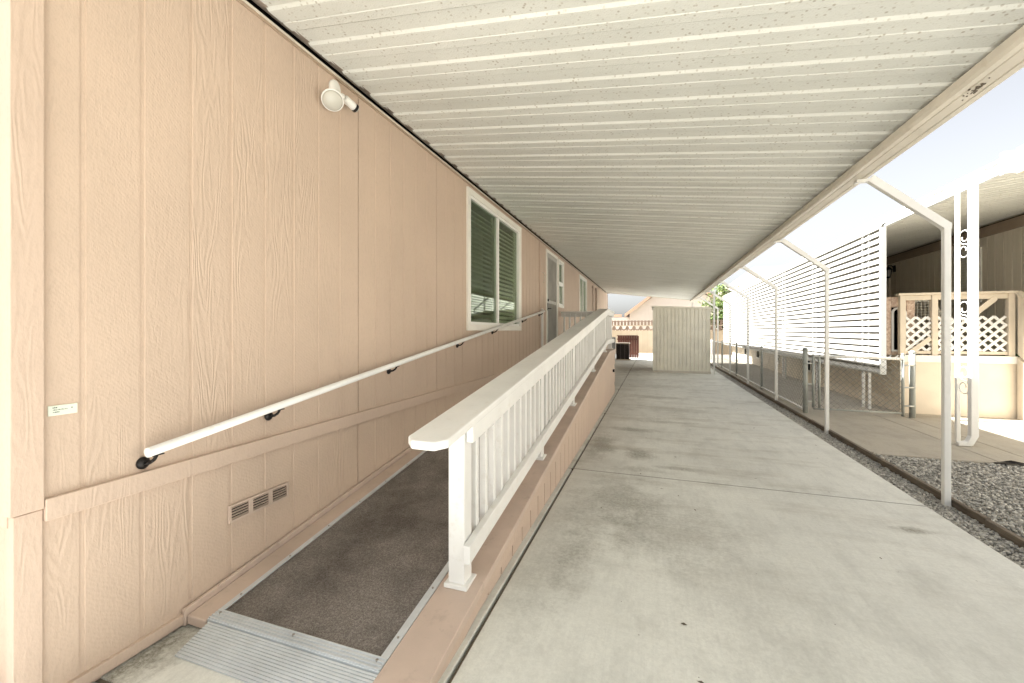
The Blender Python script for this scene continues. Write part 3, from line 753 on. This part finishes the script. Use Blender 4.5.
top(B(1.86, 1.915, 14.93, 14.985, -.0, 2.76), 'tall_pole', M['post_white'], 'thin white upright between shed corner and gutter beam', 'pole', bevel=.004)
top(B(1.62, 1.68, 20.0, 20.06, 0, 2.72), 'tall_pole', M['post_white'], 'thin white upright behind the shed at the far end of the roof', 'pole', bevel=.004)

# ------------------------------------------------------------------ chain link fence and gate
def mesh_panel(m, p0, p1, z0, z1, cell=.055, r=.0014):
    p0 = Vector(p0); p1 = Vector(p1); L = (p1-p0).length; d_ = (p1-p0)/L; hgt = z1-z0; nrm = Vector((d_.y, -d_.x, 0))
    def wire(a, za, b_, zb, side):
        A = p0+d_*a+Vector((0,0,za))+nrm*side*.002; Bq = p0+d_*b_+Vector((0,0,zb))+nrm*side*.002
        m.tube(A, Bq, r, n=3, caps=False, smooth=False)
    s_ = -hgt; step = cell*1.414
    while s_ < L:
        a0 = max(0, s_); za = z0+(a0-s_); a1 = min(L, s_+hgt); zb = z0+(a1-s_)
        if a1 > a0: wire(a0, za, a1, zb, 1); wire(a0, z0+z1-za, a1, z0+z1-zb, -1)
        s_ += step
FX = 2.50
cf = thing('chain_link_fence', (FX, 8.4, 0), 'long low chain link fence with white top rail running back along the path', 'fence')
for y in (8.45, 11.5, 14.7, 17.6, 20.6, 23.6):
    r = .038 if y < 9 else .026
    m = MB(); m.tube((FX, y, 0), (FX, y, 1.10 if y < 9 else 1.02), r, n=14); m.lathe([(r+.004, 0), (r+.004, .015), (r*.7, .03), (.006, .038)], Matrix.Translation((FX, y, 1.10 if y < 9 else 1.02)), 14)
    for z in (.12, .5, .86): m.tube((FX, y, z-.01), (FX, y, z+.01), r+.004, n=14)
    m.build('fence_post', M['steel_paint'], cf)
MB().tube((FX, 8.45, .98), (FX, 23.6, .98), .021).build('top_rail', M['post_white'], cf)
B(FX-.02, FX+.02, 8.5, 23.6, .035, .07).build('bottom_rail', M['post_white'], cf)
m = MB(); mesh_panel(m, (FX, 8.45, 0), (FX, 23.6, 0), .06, .97, .062, .0026); m.build('wire_mesh', M['wire'], cf)
gt = thing('chain_link_gate', (3.2, 8.45, 0), 'chain link driveway gate with wavy top rail between two grey posts', 'gate')
gy = 8.46; gx0, gx1 = 2.62, 3.86
m = MB(); m.tube((gx0, gy, .10), (gx0, gy, 1.02), .022); m.tube((gx0+.09, gy, .10), (gx0+.09, gy, 1.02), .018); m.tube((gx1, gy, .06), (gx1, gy, .98), .02); m.tube((gx0, gy, .08), (gx1, gy, .08), .014)
m.build('gate_frame', M['steel_paint'], gt)
MB().tube((gx0, gy, .99), (gx1, gy, .965), .022).build('top_rail', M['post_white'], gt)
m = MB(); mesh_panel(m, (gx0, gy, 0), (gx1, gy, 0), .08, 1.02, .064, .0032); m.build('wire_mesh', M['wire'], gt)
m = MB()
for z in (.2, .5, .86): MB().tube((FX, gy, z), (gx0, gy, z), .012).build('hinge', M['steel'], gt); MB().tube((gx1, gy, z), (gx1+.14, gy, z), .012).build('latch_bar', M['steel'], gt)
lp = MB(); lp.tube((4.0, 8.5, 0), (4.0, 8.5, 1.06), .04, n=16); lp.lathe([(.044, 0), (.044, .02), (.02, .04), (.006, .046)], Matrix.Translation((4.0, 8.5, 1.06)), 16)
for z in (.2, .5, .86): lp.tube((4.0, 8.5, z-.012), (4.0, 8.5, z+.012), .045, n=16)
top(lp, 'gate_post', M['steel_paint'], 'thick grey steel gate post standing against the cream deck corner', 'post')
lp = MB(); lp.tube((3.93, 8.62, 0), (3.93, 8.62, 1.02), .022, n=12); lp.lathe([(.026, 0), (.02, .02), (.006, .03)], Matrix.Translation((3.93, 8.62, 1.02)), 12)
top(lp, 'gate_post', M['steel_paint'], 'thinner dull pipe post just behind the thick grey gate post', 'post')
top(MB().extr([(3.46, 5.88, .002), (3.54, 5.85, .004), (3.62, 5.87, .012), (3.74, 5.86, .002), (3.78, 5.89, .004), (3.62, 5.91, .03), (3.56, 5.92, .012)], (0, 0, .008)), 'black_scrap', M['black'], 'small crumpled black scrap lying at the edge of the gravel', 'scrap')

# ------------------------------------------------------------------ neighbour's awning, screen and posts
NX = 3.75
na = thing('neighbour_awning', (NX, 12, 0), 'white metal awning roof with deep fascia over the neighbouring porch', 'awning')
def znr(x): return 3.245+.115*(x-NX)
PN = [(0, 0), (.11, 0), (.125, .02), (.145, .02), (.16, 0), (.27, 0), (.28, .02), (.295, .02)]
pan_roof(6.2, 26, NX+.03, znr(NX), 6.4, znr(6.4), per=.3048, prof=PN, mat=M['ceiling'], parent=na)
m = MB(); prof = [(NX, 3.20), (NX+.05, 3.195), (NX+.06, 3.23), (NX+.05, 3.39), (NX, 3.385), (NX-.018, 3.37), (NX-.018, 3.352), (NX+.035, 3.352), (NX+.035, 3.322), (NX, 3.320), (NX, 3.270), (NX+.035, 3.268), (NX+.035, 3.238), (NX-.012, 3.236), (NX-.012, 3.21)]
m.extr([(x, 6.24, z) for x, z in prof], (0, 19.8, 0)); m.build('fascia', M['post_white'], na)
B(NX-.03, NX+.08, 6.17, 6.238, 3.18, 3.43).build('fascia_end', M['post_white'], na, .004)
pan_roof(4.9, 6.1, NX+.08, 3.255, 6.4, 3.255+.115*2.57, per=.3048, prof=PN, mat=M['ceiling'], parent=na)
B(NX+.03, NX+.08, 4.9, 6.1, 3.15, 3.43).build('front_fascia', M['cream'], na, .004)
B(NX+.025, NX+.032, 4.9, 6.06, 3.30, 3.312).build('fascia_seam', M['brown_beam'], na)
def scroll(m, y0, y1, zc_, hgt, x):
    # S shaped iron scroll with curled ends, in the YZ plane
    yc = (y0+y1)/2; ra = (y1-y0)/2-.008; rz = hgt/4; pts = []
    for sg in (1, -1):
        arm = []
        for t_ in range(-90, 390, 20):
            k = 1.0 if t_ < 110 else max(.35, 1-(t_-110)/400)
            arm.append((x, yc+sg*ra*k*math.cos(R(t_)), zc_+sg*(rz+rz*k*math.sin(R(t_)))))
        pts = (arm[::-1] if sg > 0 else pts+arm[1:]) if sg > 0 or pts else arm
    m.path(pts, .0062, 6)
for j, py in enumerate((6.92, 9.45, 12.0, 14.5)):
    m = MB(); m.box(NX-.052, NX-.01, py-.024, py+.016, .004, 3.2); m.box(NX-.052, NX-.01, py-.250, py-.222, .004, 3.2)
    m = m.build('column', M['post_white'], na, .004)
    for zc_ in (2.52, 1.62, .80):
        s_ = MB(); scroll(s_, py-.224, py-.022, zc_, .34, NX-.032); s_.build('scroll', M['post_white'], m)
    dsp = MB(); dsp.box(NX-.075, NX-.0, py-.325, py-.255, .13, 3.21)
    dsp.hexa([(NX-.12, py-.325, .03), (NX-.05, py-.325, .03), (NX-.05, py-.255, .03), (NX-.12, py-.255, .03)],
             [(NX-.075, py-.325, .135), (NX, py-.325, .135), (NX, py-.255, .135), (NX-.075, py-.255, .135)])
    dsp.hexa([(NX-.19, py-.32, .008), (NX-.06, py-.32, .012), (NX-.06, py-.26, .012), (NX-.19, py-.26, .008)],
             [(NX-.19, py-.32, .05), (NX-.06, py-.32, .08), (NX-.06, py-.26, .08), (NX-.19, py-.26, .05)])
    if j == 0: dsp.build('downspout', M['post_white'], na, .006)

ss = thing('slatted_sunscreen', (NX, 17, .7), 'long white slatted sunscreen hanging below the awning fascia', 'sunscreen')
m = MB(); z = .70; SYa, SYb = 8.72, 25.5
while z < 3.18:
    z1 = z+.118
    poly = [(NX+.002, z1-.022), (NX-.038, z1-.034), (NX-.078, z+.010), (NX-.078, z-.004), (NX-.072, z-.004), (NX-.070, z+.010), (NX-.032, z1-.042), (NX+.002, z1-.030)]
    m.extr([(x, SYa+.03, q) for x, q in poly], (0, SYb-SYa-.03, 0)); z += .118
m.build('slat_panel', M['screen_paint'], ss)
B(NX-.079, NX+.003, SYa, SYa+.028, .68, 3.192).build('side_channel', M['post_white'], ss)
B(NX-.045, NX-.003, SYa+.03, SYb, .672, .697).build('bottom_bar', M['post_white'], ss)
B(NX+.004, NX+.010, SYa+.03, SYb, .7, 3.19).build('backing', M['screen_paint'], ss)

# neighbour's home
nh = thing('neighbour_home', (6.3, 14, 0), 'taupe mobile home with vertical siding behind the white porch awning', 'mobile home')
HXn = 6.3
t = grooved(2.0, 26.5, .0, 3.6, x=HXn, sgn=-1, g0=.1, w=.2032, seams=False, depth=.012, gw=.016, thick=.1)
t.build('siding_wall', M['nsiding'], nh)
B(HXn-.05, HXn-.001, 2.0, 26.5, 3.30, 3.50).build('trim_beam', M['brown_beam'], nh)
B(HXn-.06, HXn-.0505, 2.0, 26.5, 3.492, 3.505).build('beam_lip', M['dark'], nh)
MB().extr([(HXn-.1, 2, 3.62), (10.2, 2, 4.5), (14, 2, 3.62), (14, 2, 3.5), (10.2, 2, 4.38), (HXn-.1, 2, 3.58)], (0, 24.5, 0)).build('roof', M['shingle'], nh)
f = frame_yz(HXn-.03, HXn-.001, 11.0, 12.05, 2.0, 3.12, .07).build('window_trim', M['trimwhite'], nh)
B(HXn-.012, HXn-.006, 11.072, 11.978, 2.072, 3.048).build('pane', M['blind'], f)
m = MB()
for k in range(16): m.box(HXn-.016, HXn-.0125, 11.08, 11.97, 2.1+k*.058, 2.125+k*.058)
m.build('blind', M['trimwhite'], f)
B(HXn-.022, HXn-.001, 9.9, 9.96, 1.0, 3.28).build('batten', M['cream'], nh)
f = MB(); f.box(HXn-.04, HXn-.001, 14.4, 14.52, 1.0, 3.16); f.box(HXn-.04, HXn-.001, 15.5, 15.62, 1.0, 3.16); f.box(HXn-.04, HXn-.001, 14.52, 15.5, 3.04, 3.16)
f = f.build('door_frame', M['cream'], nh)
B(HXn-.008, HXn-.001, 14.52, 15.5, 1.0, 3.04).build('door', M['meter'], f)

# deck with lattice
dk = thing('porch_deck', (4.8, 8.95, 0), 'cream raised porch deck with white lattice railing and skirt panels', 'deck')
DX0, DX1, DY, DZ = 4.05, 5.53, 8.95, 1.0
B(DX0, HXn-.11, DY, 25, DZ-.06, DZ-.0).build('deck_floor', M['cream'], dk)
B(DX0-.02, DX1+.02, DY-.03, DY-.001, DZ-.11, DZ+.01).build('deck_trim', M['trimwhite'], dk, .004)
m = MB(); m.box(DX0, 6.18, DY+.005, DY+.02, 0, DZ-.06)
m.box(4.70, 4.712, DY, DY+.0045, .0, DZ-.11)
m.build('skirt_panel', M['cream'], dk)
m = MB(); y = DY+.025
while y < 24.9:
    m.box(DX0, DX0+.02, y+.003, min(y+1.215, 25), 0, DZ-.06); y += 1.219
m.build('side_skirt', M['cream'], dk)
# little skirt vents below the screen
for y in (13.2, 16.2, 18.9, 21.3):
    f = frame_yz(DX0-.02, DX0-.001, y, y+.55, .30, .72, .05).build('skirt_vent', M['trimwhite'], dk)
    B(DX0-.006, DX0-.001, y+.052, y+.498, .352, .668).build('vent_shade_sheet', M['dark'], f)  # flat black sheet painting the shaded vent opening
for x in (DX0+.035, 4.52, DX1-.035):
    B(x-.04, x+.04, DY+.0, DY+.08, DZ+.011, 2.03).build('rail_post', M['cream'], dk, .004)
B(DX0-.03, DX1+.03, DY-.02, DY+.12, 2.032, 2.072).build('cap_rail', M['cream'], dk, .006)
for x0, x1 in ((DX0+.077, 4.478), (4.562, DX1-.077)):
    B(x0, x1, DY+.02, DY+.06, 1.95, 2.03).build('top_rail', M['cream'], dk, .003)
    B(x0, x1, DY+.02, DY+.06, 1.03, 1.08).build('bottom_rail', M['cream'], dk, .003)
def strip2(m, x0, z0, x1, z1, wd, ya, yb):
    d_ = Vector((x1-x0, 0, z1-z0)).normalized(); u_ = Vector((-d_.z, 0, d_.x))*wd/2
    q = [Vector((x0, 0, z0))-u_, Vector((x1, 0, z1))-u_, Vector((x1, 0, z1))+u_, Vector((x0, 0, z0))+u_]
    m.extr([(p.x, ya, p.z) for p in q], (0, yb-ya, 0))
def lattice(x0, x1, z0, z1, y):
    m = MB(); step = .145; hgt = z1-z0; s_ = x0-hgt
    while s_ < x1:
        a0 = max(x0, s_); za = z0+(a0-s_); a1 = min(x1, s_+hgt); zb = z0+(a1-s_)
        if a1-a0 > .02:
            strip2(m, a0, za, a1, zb, .04, y, y+.008); strip2(m, a0, z0+z1-za, a1, z0+z1-zb, .04, y+.0085, y+.016)
        s_ += step
    return m.build('lattice', M['vinyl'], dk)
lattice(DX0+.08, 4.475, 1.085, 1.66, DY+.03); lattice(4.565, DX1-.08, 1.085, 1.66, DY+.03)
m = MB(); strip2(m, 4.20, 1.06, 4.47, 1.30, .07, DY+.012, DY+.028); m.build('brace', M['cream'], dk)
m = MB(); strip2(m, 4.98, 1.64, 5.30, 1.96, .08, DY+.012, DY+.028); m.build('brace', M['cream'], dk)
# stairs toward the camera
sx0, sx1 = 5.56, 6.18
m = MB(); cm = MB()
for k in range(4):
    zt = 1.0-.2*(k+1); y1 = DY-.035-.27*k; y0 = y1-.27
    m.box(sx0, sx1, y0, y1, 0.005, zt-.012); cm.box(sx0+.03, sx1, y0-.01, y1, zt-.011, zt)
m.build('stair', M['cream'], dk); cm.build('stair_carpet', M['green_carpet'], dk)
B(5.6, 6.18, DY+.002, 12.5, DZ+.001, DZ+.008).build('porch_carpet', M['green_carpet'], dk)
m = MB(); y0s, y1s = DY-1.2, DY-.035
m.hexa([(5.535, y0s, .0), (5.557, y0s, .0), (5.557, y1s, .0), (5.535, y1s, .0)], [(5.535, y0s, .22), (5.557, y0s, .22), (5.557, y1s, 1.0), (5.535, y1s, 1.0)])
m.build('stringer', M['cream'], dk)
m = MB(); m.hexa([(5.52, y0s, 1.05), (5.62, y0s, 1.05), (5.62, y1s+.05, 2.03), (5.52, y1s+.05, 2.03)], [(5.52, y0s, 1.09), (5.62, y0s, 1.09), (5.62, y1s+.05, 2.07), (5.52, y1s+.05, 2.07)])
m.hexa([(5.54, y0s, .24), (5.575, y0s, .24), (5.575, y1s, 1.04), (5.54, y1s, 1.04)], [(5.54, y0s, 1.05), (5.575, y0s, 1.05), (5.575, y1s, 2.02), (5.54, y1s, 2.02)])
m.build('stair_rail', M['cream'], dk)

# wicker chair
ch = thing('wicker_chair', (4.55, 9.75, DZ), 'white round backed wicker chair behind the porch lattice', 'chair')
cx, cy, cz = 4.68, 9.55, DZ
m = MB(); Rb = .27
ring = [(cx+Rb*math.cos(R(a)), cy+.12, cz+.72+.26*math.sin(R(a))) for a in range(0, 361, 15)]
m.path(ring, .022, 8)
for k in range(-4, 5):
    o_ = k*.055; hh = math.sqrt(max(0, 1-(o_/Rb)**2))*.24
    m.tube((cx+o_, cy+.12, cz+.72-hh), (cx+o_, cy+.12, cz+.72+hh), .006, n=5)
    o2 = k*.05; ww = math.sqrt(max(0, 1-(o2/.25)**2))*Rb; m.tube((cx-ww, cy+.125, cz+.72+o2), (cx+ww, cy+.125, cz+.72+o2), .006, n=5)
m.build('backrest', M['wicker'], ch)
MB().lathe([(.20, .34), (.26, .36), (.27, .40), (.26, .44), (.05, .45)], Matrix.Translation((cx, cy-.12, cz)), 24).build('seat', M['wicker'], ch)
for sx, sy in ((-1,-1),(1,-1),(-1,1),(1,1)):
    MB().tube((cx+sx*.18, cy-.12+sy*.18, cz+.36), (cx+sx*.21, cy-.12+sy*.21, cz), .016).build('leg', M['wicker'], ch)
for sx in (-1, 1):
    MB().path([(cx+sx*.27, cy+.12, cz+.72), (cx+sx*.31, cy, cz+.64), (cx+sx*.30, cy-.2, cz+.62), (cx+sx*.24, cy-.3, cz+.55), (cx+sx*.22, cy-.3, cz+.42)], .018).build('armrest', M['wicker'], ch)

# rusty cabinet behind the lattice corner
cbn = thing('arched_cabinet', (4.3, 10.2, DZ), 'mottled terracotta cabinet with a tall arched opening beside the sunscreen edge', 'cabinet')
def arch(x0, x1, z0, z1, n=10):
    r = (x1-x0)/2; pts = [(x0, z0), (x1, z0)]
    for i in range(n+1):
        a = math.pi*i/n; pts.append(((x0+x1)/2+r*math.cos(a), z1-r+r*math.sin(a)))
    return pts
Bx0, Bx1, By = 3.96, 4.32, 9.10
cxo = MB(); cxo.box(Bx1-.12, Bx1, By, By+.4, 1.0, 2.02); cxo.box(Bx0-.04, Bx0+.03, By, By+.4, 1.0, 2.02); cxo.box(Bx0+.03, Bx1-.12, By, By+.4, 1.84, 2.02); cxo.box(Bx0+.03, Bx1-.12, By, By+.4, 1.0, 1.06)
cxo.build('carcass', M['rust'], cbn, .01)
P_ = arch(Bx0+.03, Bx1-.12, 1.06, 1.84); Q_ = arch(Bx0+.06, Bx1-.15, 1.09, 1.81); n = len(P_)
m = MB(); m.add([(x, By-.01, z) for x, z in P_]+[(x, By-.01, z) for x, z in Q_]+[(x, By+.02, z) for x, z in P_]+[(x, By+.02, z) for x, z in Q_],
      [(i, (i+1) % n, n+(i+1) % n, n+i) for i in range(n)]+[(2*n+i, 3*n+i, 3*n+(i+1) % n, 2*n+(i+1) % n) for i in range(n)]+[(n+i, n+(i+1) % n, 3*n+(i+1) % n, 3*n+i) for i in range(n)])
m.build('arch_frame', M['vinyl'], cbn)
B(Bx0+.03, Bx1-.12, By+.30, By+.31, 1.06, 1.84).build('back_panel', M['dark'], cbn)

# lantern
ln = thing('wall_lantern', (6.2, 14.1, 3.0), 'small black lantern on the taupe wall beside the porch door', 'lantern')
lx, ly, lz = HXn-.16, 14.18, 3.02
m = MB(); m.box(HXn-.03, HXn-.013, ly-.05, ly+.05, lz+.02, lz+.20); m.path([(HXn-.03, ly, lz+.12), (HXn-.08, ly, lz+.2), (lx, ly, lz+.2), (lx, ly, lz+.14)], .012); m.build('bracket', M['black'], ln)
m = MB(); mt = Matrix.Translation((lx, ly, lz-.12))
m.lathe([(.02, -.03), (.06, 0), (.055, .02)], mt, 6); m.lathe([(.10, .2), (.11, .21), (.05, .27), (.015, .29)], mt, 6)
for i in range(6):
    a = math.pi*i/3; m.tube(mt @ Vector((.055*math.cos(a), .055*math.sin(a), .02)), mt @ Vector((.09*math.cos(a), .09*math.sin(a), .2)), .006, n=5)
m.build('cage', M['black'], ln)
MB().lathe([(.045, .025), (.075, .195)], mt, 6).build('lamp_glass', M['lens'], ln)

# ------------------------------------------------------------------ things behind the carport
bw = thing('block_wall', (0, 28, 0), 'tan block garden wall topped with brown pierced screen blocks', 'wall')
m = MB(); z = 0
for r_ in range(7):
    x = -14-(r_ % 2)*.2
    while x < 14: m.box(x+.004, x+.396, 28, 28.15, z+.004, z+.199); x += .4
    z += .203
m.box(-14, 14, 28.01, 28.14, 0, 1.42)
m.build('wall_body', M['block'], bw)
m = MB()
m.box(-14, 14, 28.03, 28.12, 1.42, 1.46); m.box(-14, 14, 28.03, 28.12, 1.74, 1.79)
m.build('screen_rail', M['block'], bw)
m = MB(); x = -6
while x < 6:
    pts = [(x+.16*math.cos(R(a)), 28.08, 1.70-.22*math.sin(R(a))) for a in range(0, 181, 30)]
    m.path(pts, .05, 5); m.box(x+.15, x+.27, 28.04, 28.11, 1.46, 1.74); x += .42
m.build('screen_block', M['darkblock'], bw)
m = MB(); x = -6
while x < 6: m.box(x, x+.14, 28.04, 28.11, 1.79, 2.10); x += .21
m.box(-6, 6, 28.05, 28.10, 2.02, 2.07)
m.build('crest_block', M['darkblock'], bw)

rg = thing('wooden_screen', (-1.1, 22.4, 0), 'short reddish brown slatted wooden screen in front of the block wall', 'screen panel')
x = -1.75
while x < -.80:
    B(x, x+.112, 22.4, 22.42, .03, 1.17).build('slat', M['redwood'], rg); x += .118
m = MB(); m.box(-1.78, -.76, 22.421, 22.46, .95, 1.03); m.box(-1.78, -.76, 22.421, 22.46, .2, .28); m.box(-1.80, -.74, 22.38, 22.47, 1.172, 1.20)
m.build('rail', M['redwood'], rg)
ac = thing('air_conditioner', (-1.4, 19.8, 0), 'boxy dark air conditioner unit with tan lid beside the house end', 'air conditioner')
ax0, ax1, ay0, ay1 = -1.72, -1.10, 20.9, 21.5
m = MB(); m.box(ax0+.02, ax1-.02, ay0+.02, ay1-.02, .05, .78); m.build('core', M['dark'], ac)
m = MB(); z = .10
while z < .76: m.box(ax0, ax1, ay0, ay0+.018, z, z+.012); m.box(ax1-.018, ax1, ay0+.02, ay1, z, z+.012); z += .035
for x in (ax0, ax0+.2, ax0+.4, ax1-.03): m.box(x, x+.03, ay0-.004, ay0+.016, .05, .78)
m.build('grille', M['ac'], ac)
B(ax0-.02, ax1+.02, ay0-.02, ay1+.02, .78, .84).build('lid', M['ac_top'], ac, .01)
B(ax0-.05, ax1+.05, ay0-.05, ay1+.05, .001, .05).build('pad', M['block'], ac)
mt_ = thing('electric_meter', (-1.85, 21.2, 0), 'grey electric meter pedestal with round dial behind the ramp end', 'meter')
B(-1.98, -1.70, 20.3, 20.55, .0, 1.12).build('pedestal', M['meter'], mt_, .01)
MB().lathe([(.09, 0), (.09, .05), (.06, .09)], Matrix.Translation((-1.80, 20.299, .95)) @ Matrix.Rotation(R(90), 4, 'X'), 20).build('dial', M['lens'], mt_)

# far houses
fh = thing('gabled_house', (1, 34, 0), 'pale gabled house with peach rake board rising behind the block wall', 'house')
ex, pk = -1.95, 1.9
def gz(x): return 2.85+.72*(min(x, 2*pk-ex*1.0-x if x > pk else x)-ex)
m = MB(); m.extr([(ex+.2, 34, 0), (2*pk-ex-.2, 34, 0), (2*pk-ex-.2, 34, 2.85), (pk, 34, 2.85+.72*(pk-ex)-.2), (ex+.2, 34, 2.85)], (0, 9, 0)); m.build('wall', M['stucco'], fh)
m = MB(); zt = 2.85+.72*(pk-ex)
for s_ in (-1, 1):
    e_ = ex if s_ < 0 else 2*pk-ex; e2 = e_+s_*.15
    q = [(e2, 33.6, 2.56), (pk, 33.6, zt), (pk, 33.6, zt+.16), (e2, 33.6, 2.72)]
    if s_ > 0: q = q[::-1]
    m.extr(q, (0, 9.8, 0))
m.build('roof', M['shingle'], fh)
m = MB()
for s_ in (-1, 1):
    e_ = ex if s_ < 0 else 2*pk-ex; e2 = e_+s_*.15
    q = [(e2, 33.55, 2.50), (pk, 33.55, zt-.05), (pk, 33.55, zt+.19), (e2, 33.55, 2.75)]
    if s_ > 0: q = q[::-1]
    m.extr(q, (0, .045, 0))
m.box(ex-2.2, ex-.38, 33.55, 33.6, 2.52, 2.72)
m.build('rake_board', M['peach'], fh)
B(ex-2.2, ex+.18, 34.2, 40, 0, 2.5).build('side_wing', M['stucco'], fh)
fh2 = thing('hillside_house', (8, 36, 0), 'far house with a low brown shingled roof showing above the sunscreen', 'house')
B(4.9, 15.6, 31.3, 40, 0, 4.0).build('wall', M['stucco'], fh2)
m = MB(); e0, e1, f0, f1 = 4.5, 16, 31, 40.4
m.add([(e0, f0, 3.98), (e1, f0, 3.98), (e1, f1, 3.98), (e0, f1, 3.98), (e0, f0, 4.1), (e1, f0, 4.1), (e1, f1, 4.1), (e0, f1, 4.1), (7.2, 35.7, 6.25), (13.3, 35.7, 6.25)],
      [(3,2,1,0), (0,1,5,4), (1,2,6,5), (2,3,7,6), (3,0,4,7), (4,5,9,8), (5,6,9), (6,7,8,9), (7,4,8)])
m.build('roof', M['shingle'], fh2)

def tree(name, x, y, h, rad, n, label, seed, leaf=.16, base=.35):
    rr = random.Random(seed); t = thing(name, (x, y, 0), label, 'tree', 'trees behind the block wall')
    m = MB(); tips = []
    fork = Vector((x, y, h*base)); m.tube((x, y, -.05), fork, .14, .10, 9)
    for i in range(9):
        a = rr.uniform(0, 6.28); e = rr.uniform(.2, 1.2); L = rad*rr.uniform(.7, 1.1)
        p = fork+Vector((math.cos(a)*math.cos(e)*L, math.sin(a)*math.cos(e)*L, math.sin(e)*L*1.2)); mid = (fork+p)/2+Vector((0, 0, .1*L))
        m.tube(fork, mid, .06, .04, 6); m.tube(mid, p, .04, .015, 6); tips += [p, mid]
    m.build('trunk', M['bark'], t)
    V = []; F = []; T = []
    C_ = Vector((x, y, h*.62)); clumps = [(tp, rad*rr.uniform(.22, .4)) for tp in tips]
    for i in range(26):
        d_ = Vector((rr.gauss(0, 1), rr.gauss(0, 1), rr.gauss(0, 1))).normalized()*rr.random()**.4
        clumps.append((C_+Vector((d_.x*rad, d_.y*rad, d_.z*h*.36)), rad*rr.uniform(.15, .35)))
    for i in range(n):
        c_, r_ = rr.choice(clumps); p = c_+Vector((rr.gauss(0, r_*.6), rr.gauss(0, r_*.6), rr.gauss(0, r_*.5)))
        u_ = Vector((rr.gauss(0, 1), rr.gauss(0, 1), rr.gauss(0, 1))).normalized(); v_ = u_.orthogonal().normalized(); s_ = leaf*rr.uniform(.5, 1.1)
        b = len(V); V += [p-u_*s_*.5, p+v_*s_*.28, p+u_*s_*.5, p-v_*s_*.28]; F.append((b, b+1, b+2, b+3)); T.append(rr.random())
    me = bpy.data.meshes.new('crown'); me.from_pydata([tuple(p-Vector((x, y, 0))) for p in V], [], F)
    at = me.attributes.new('tone', 'FLOAT', 'FACE'); at.data.foreach_set('value', T); me.materials.append(M['leaf'])
    o = bpy.data.objects.new('crown', me); col.objects.link(o); o.parent = t; return t
tree('leafy_tree', 4.15, 29.0, 5.2, 1.15, 6500, 'bright green leafy tree between the shed and the sunscreen', 21)
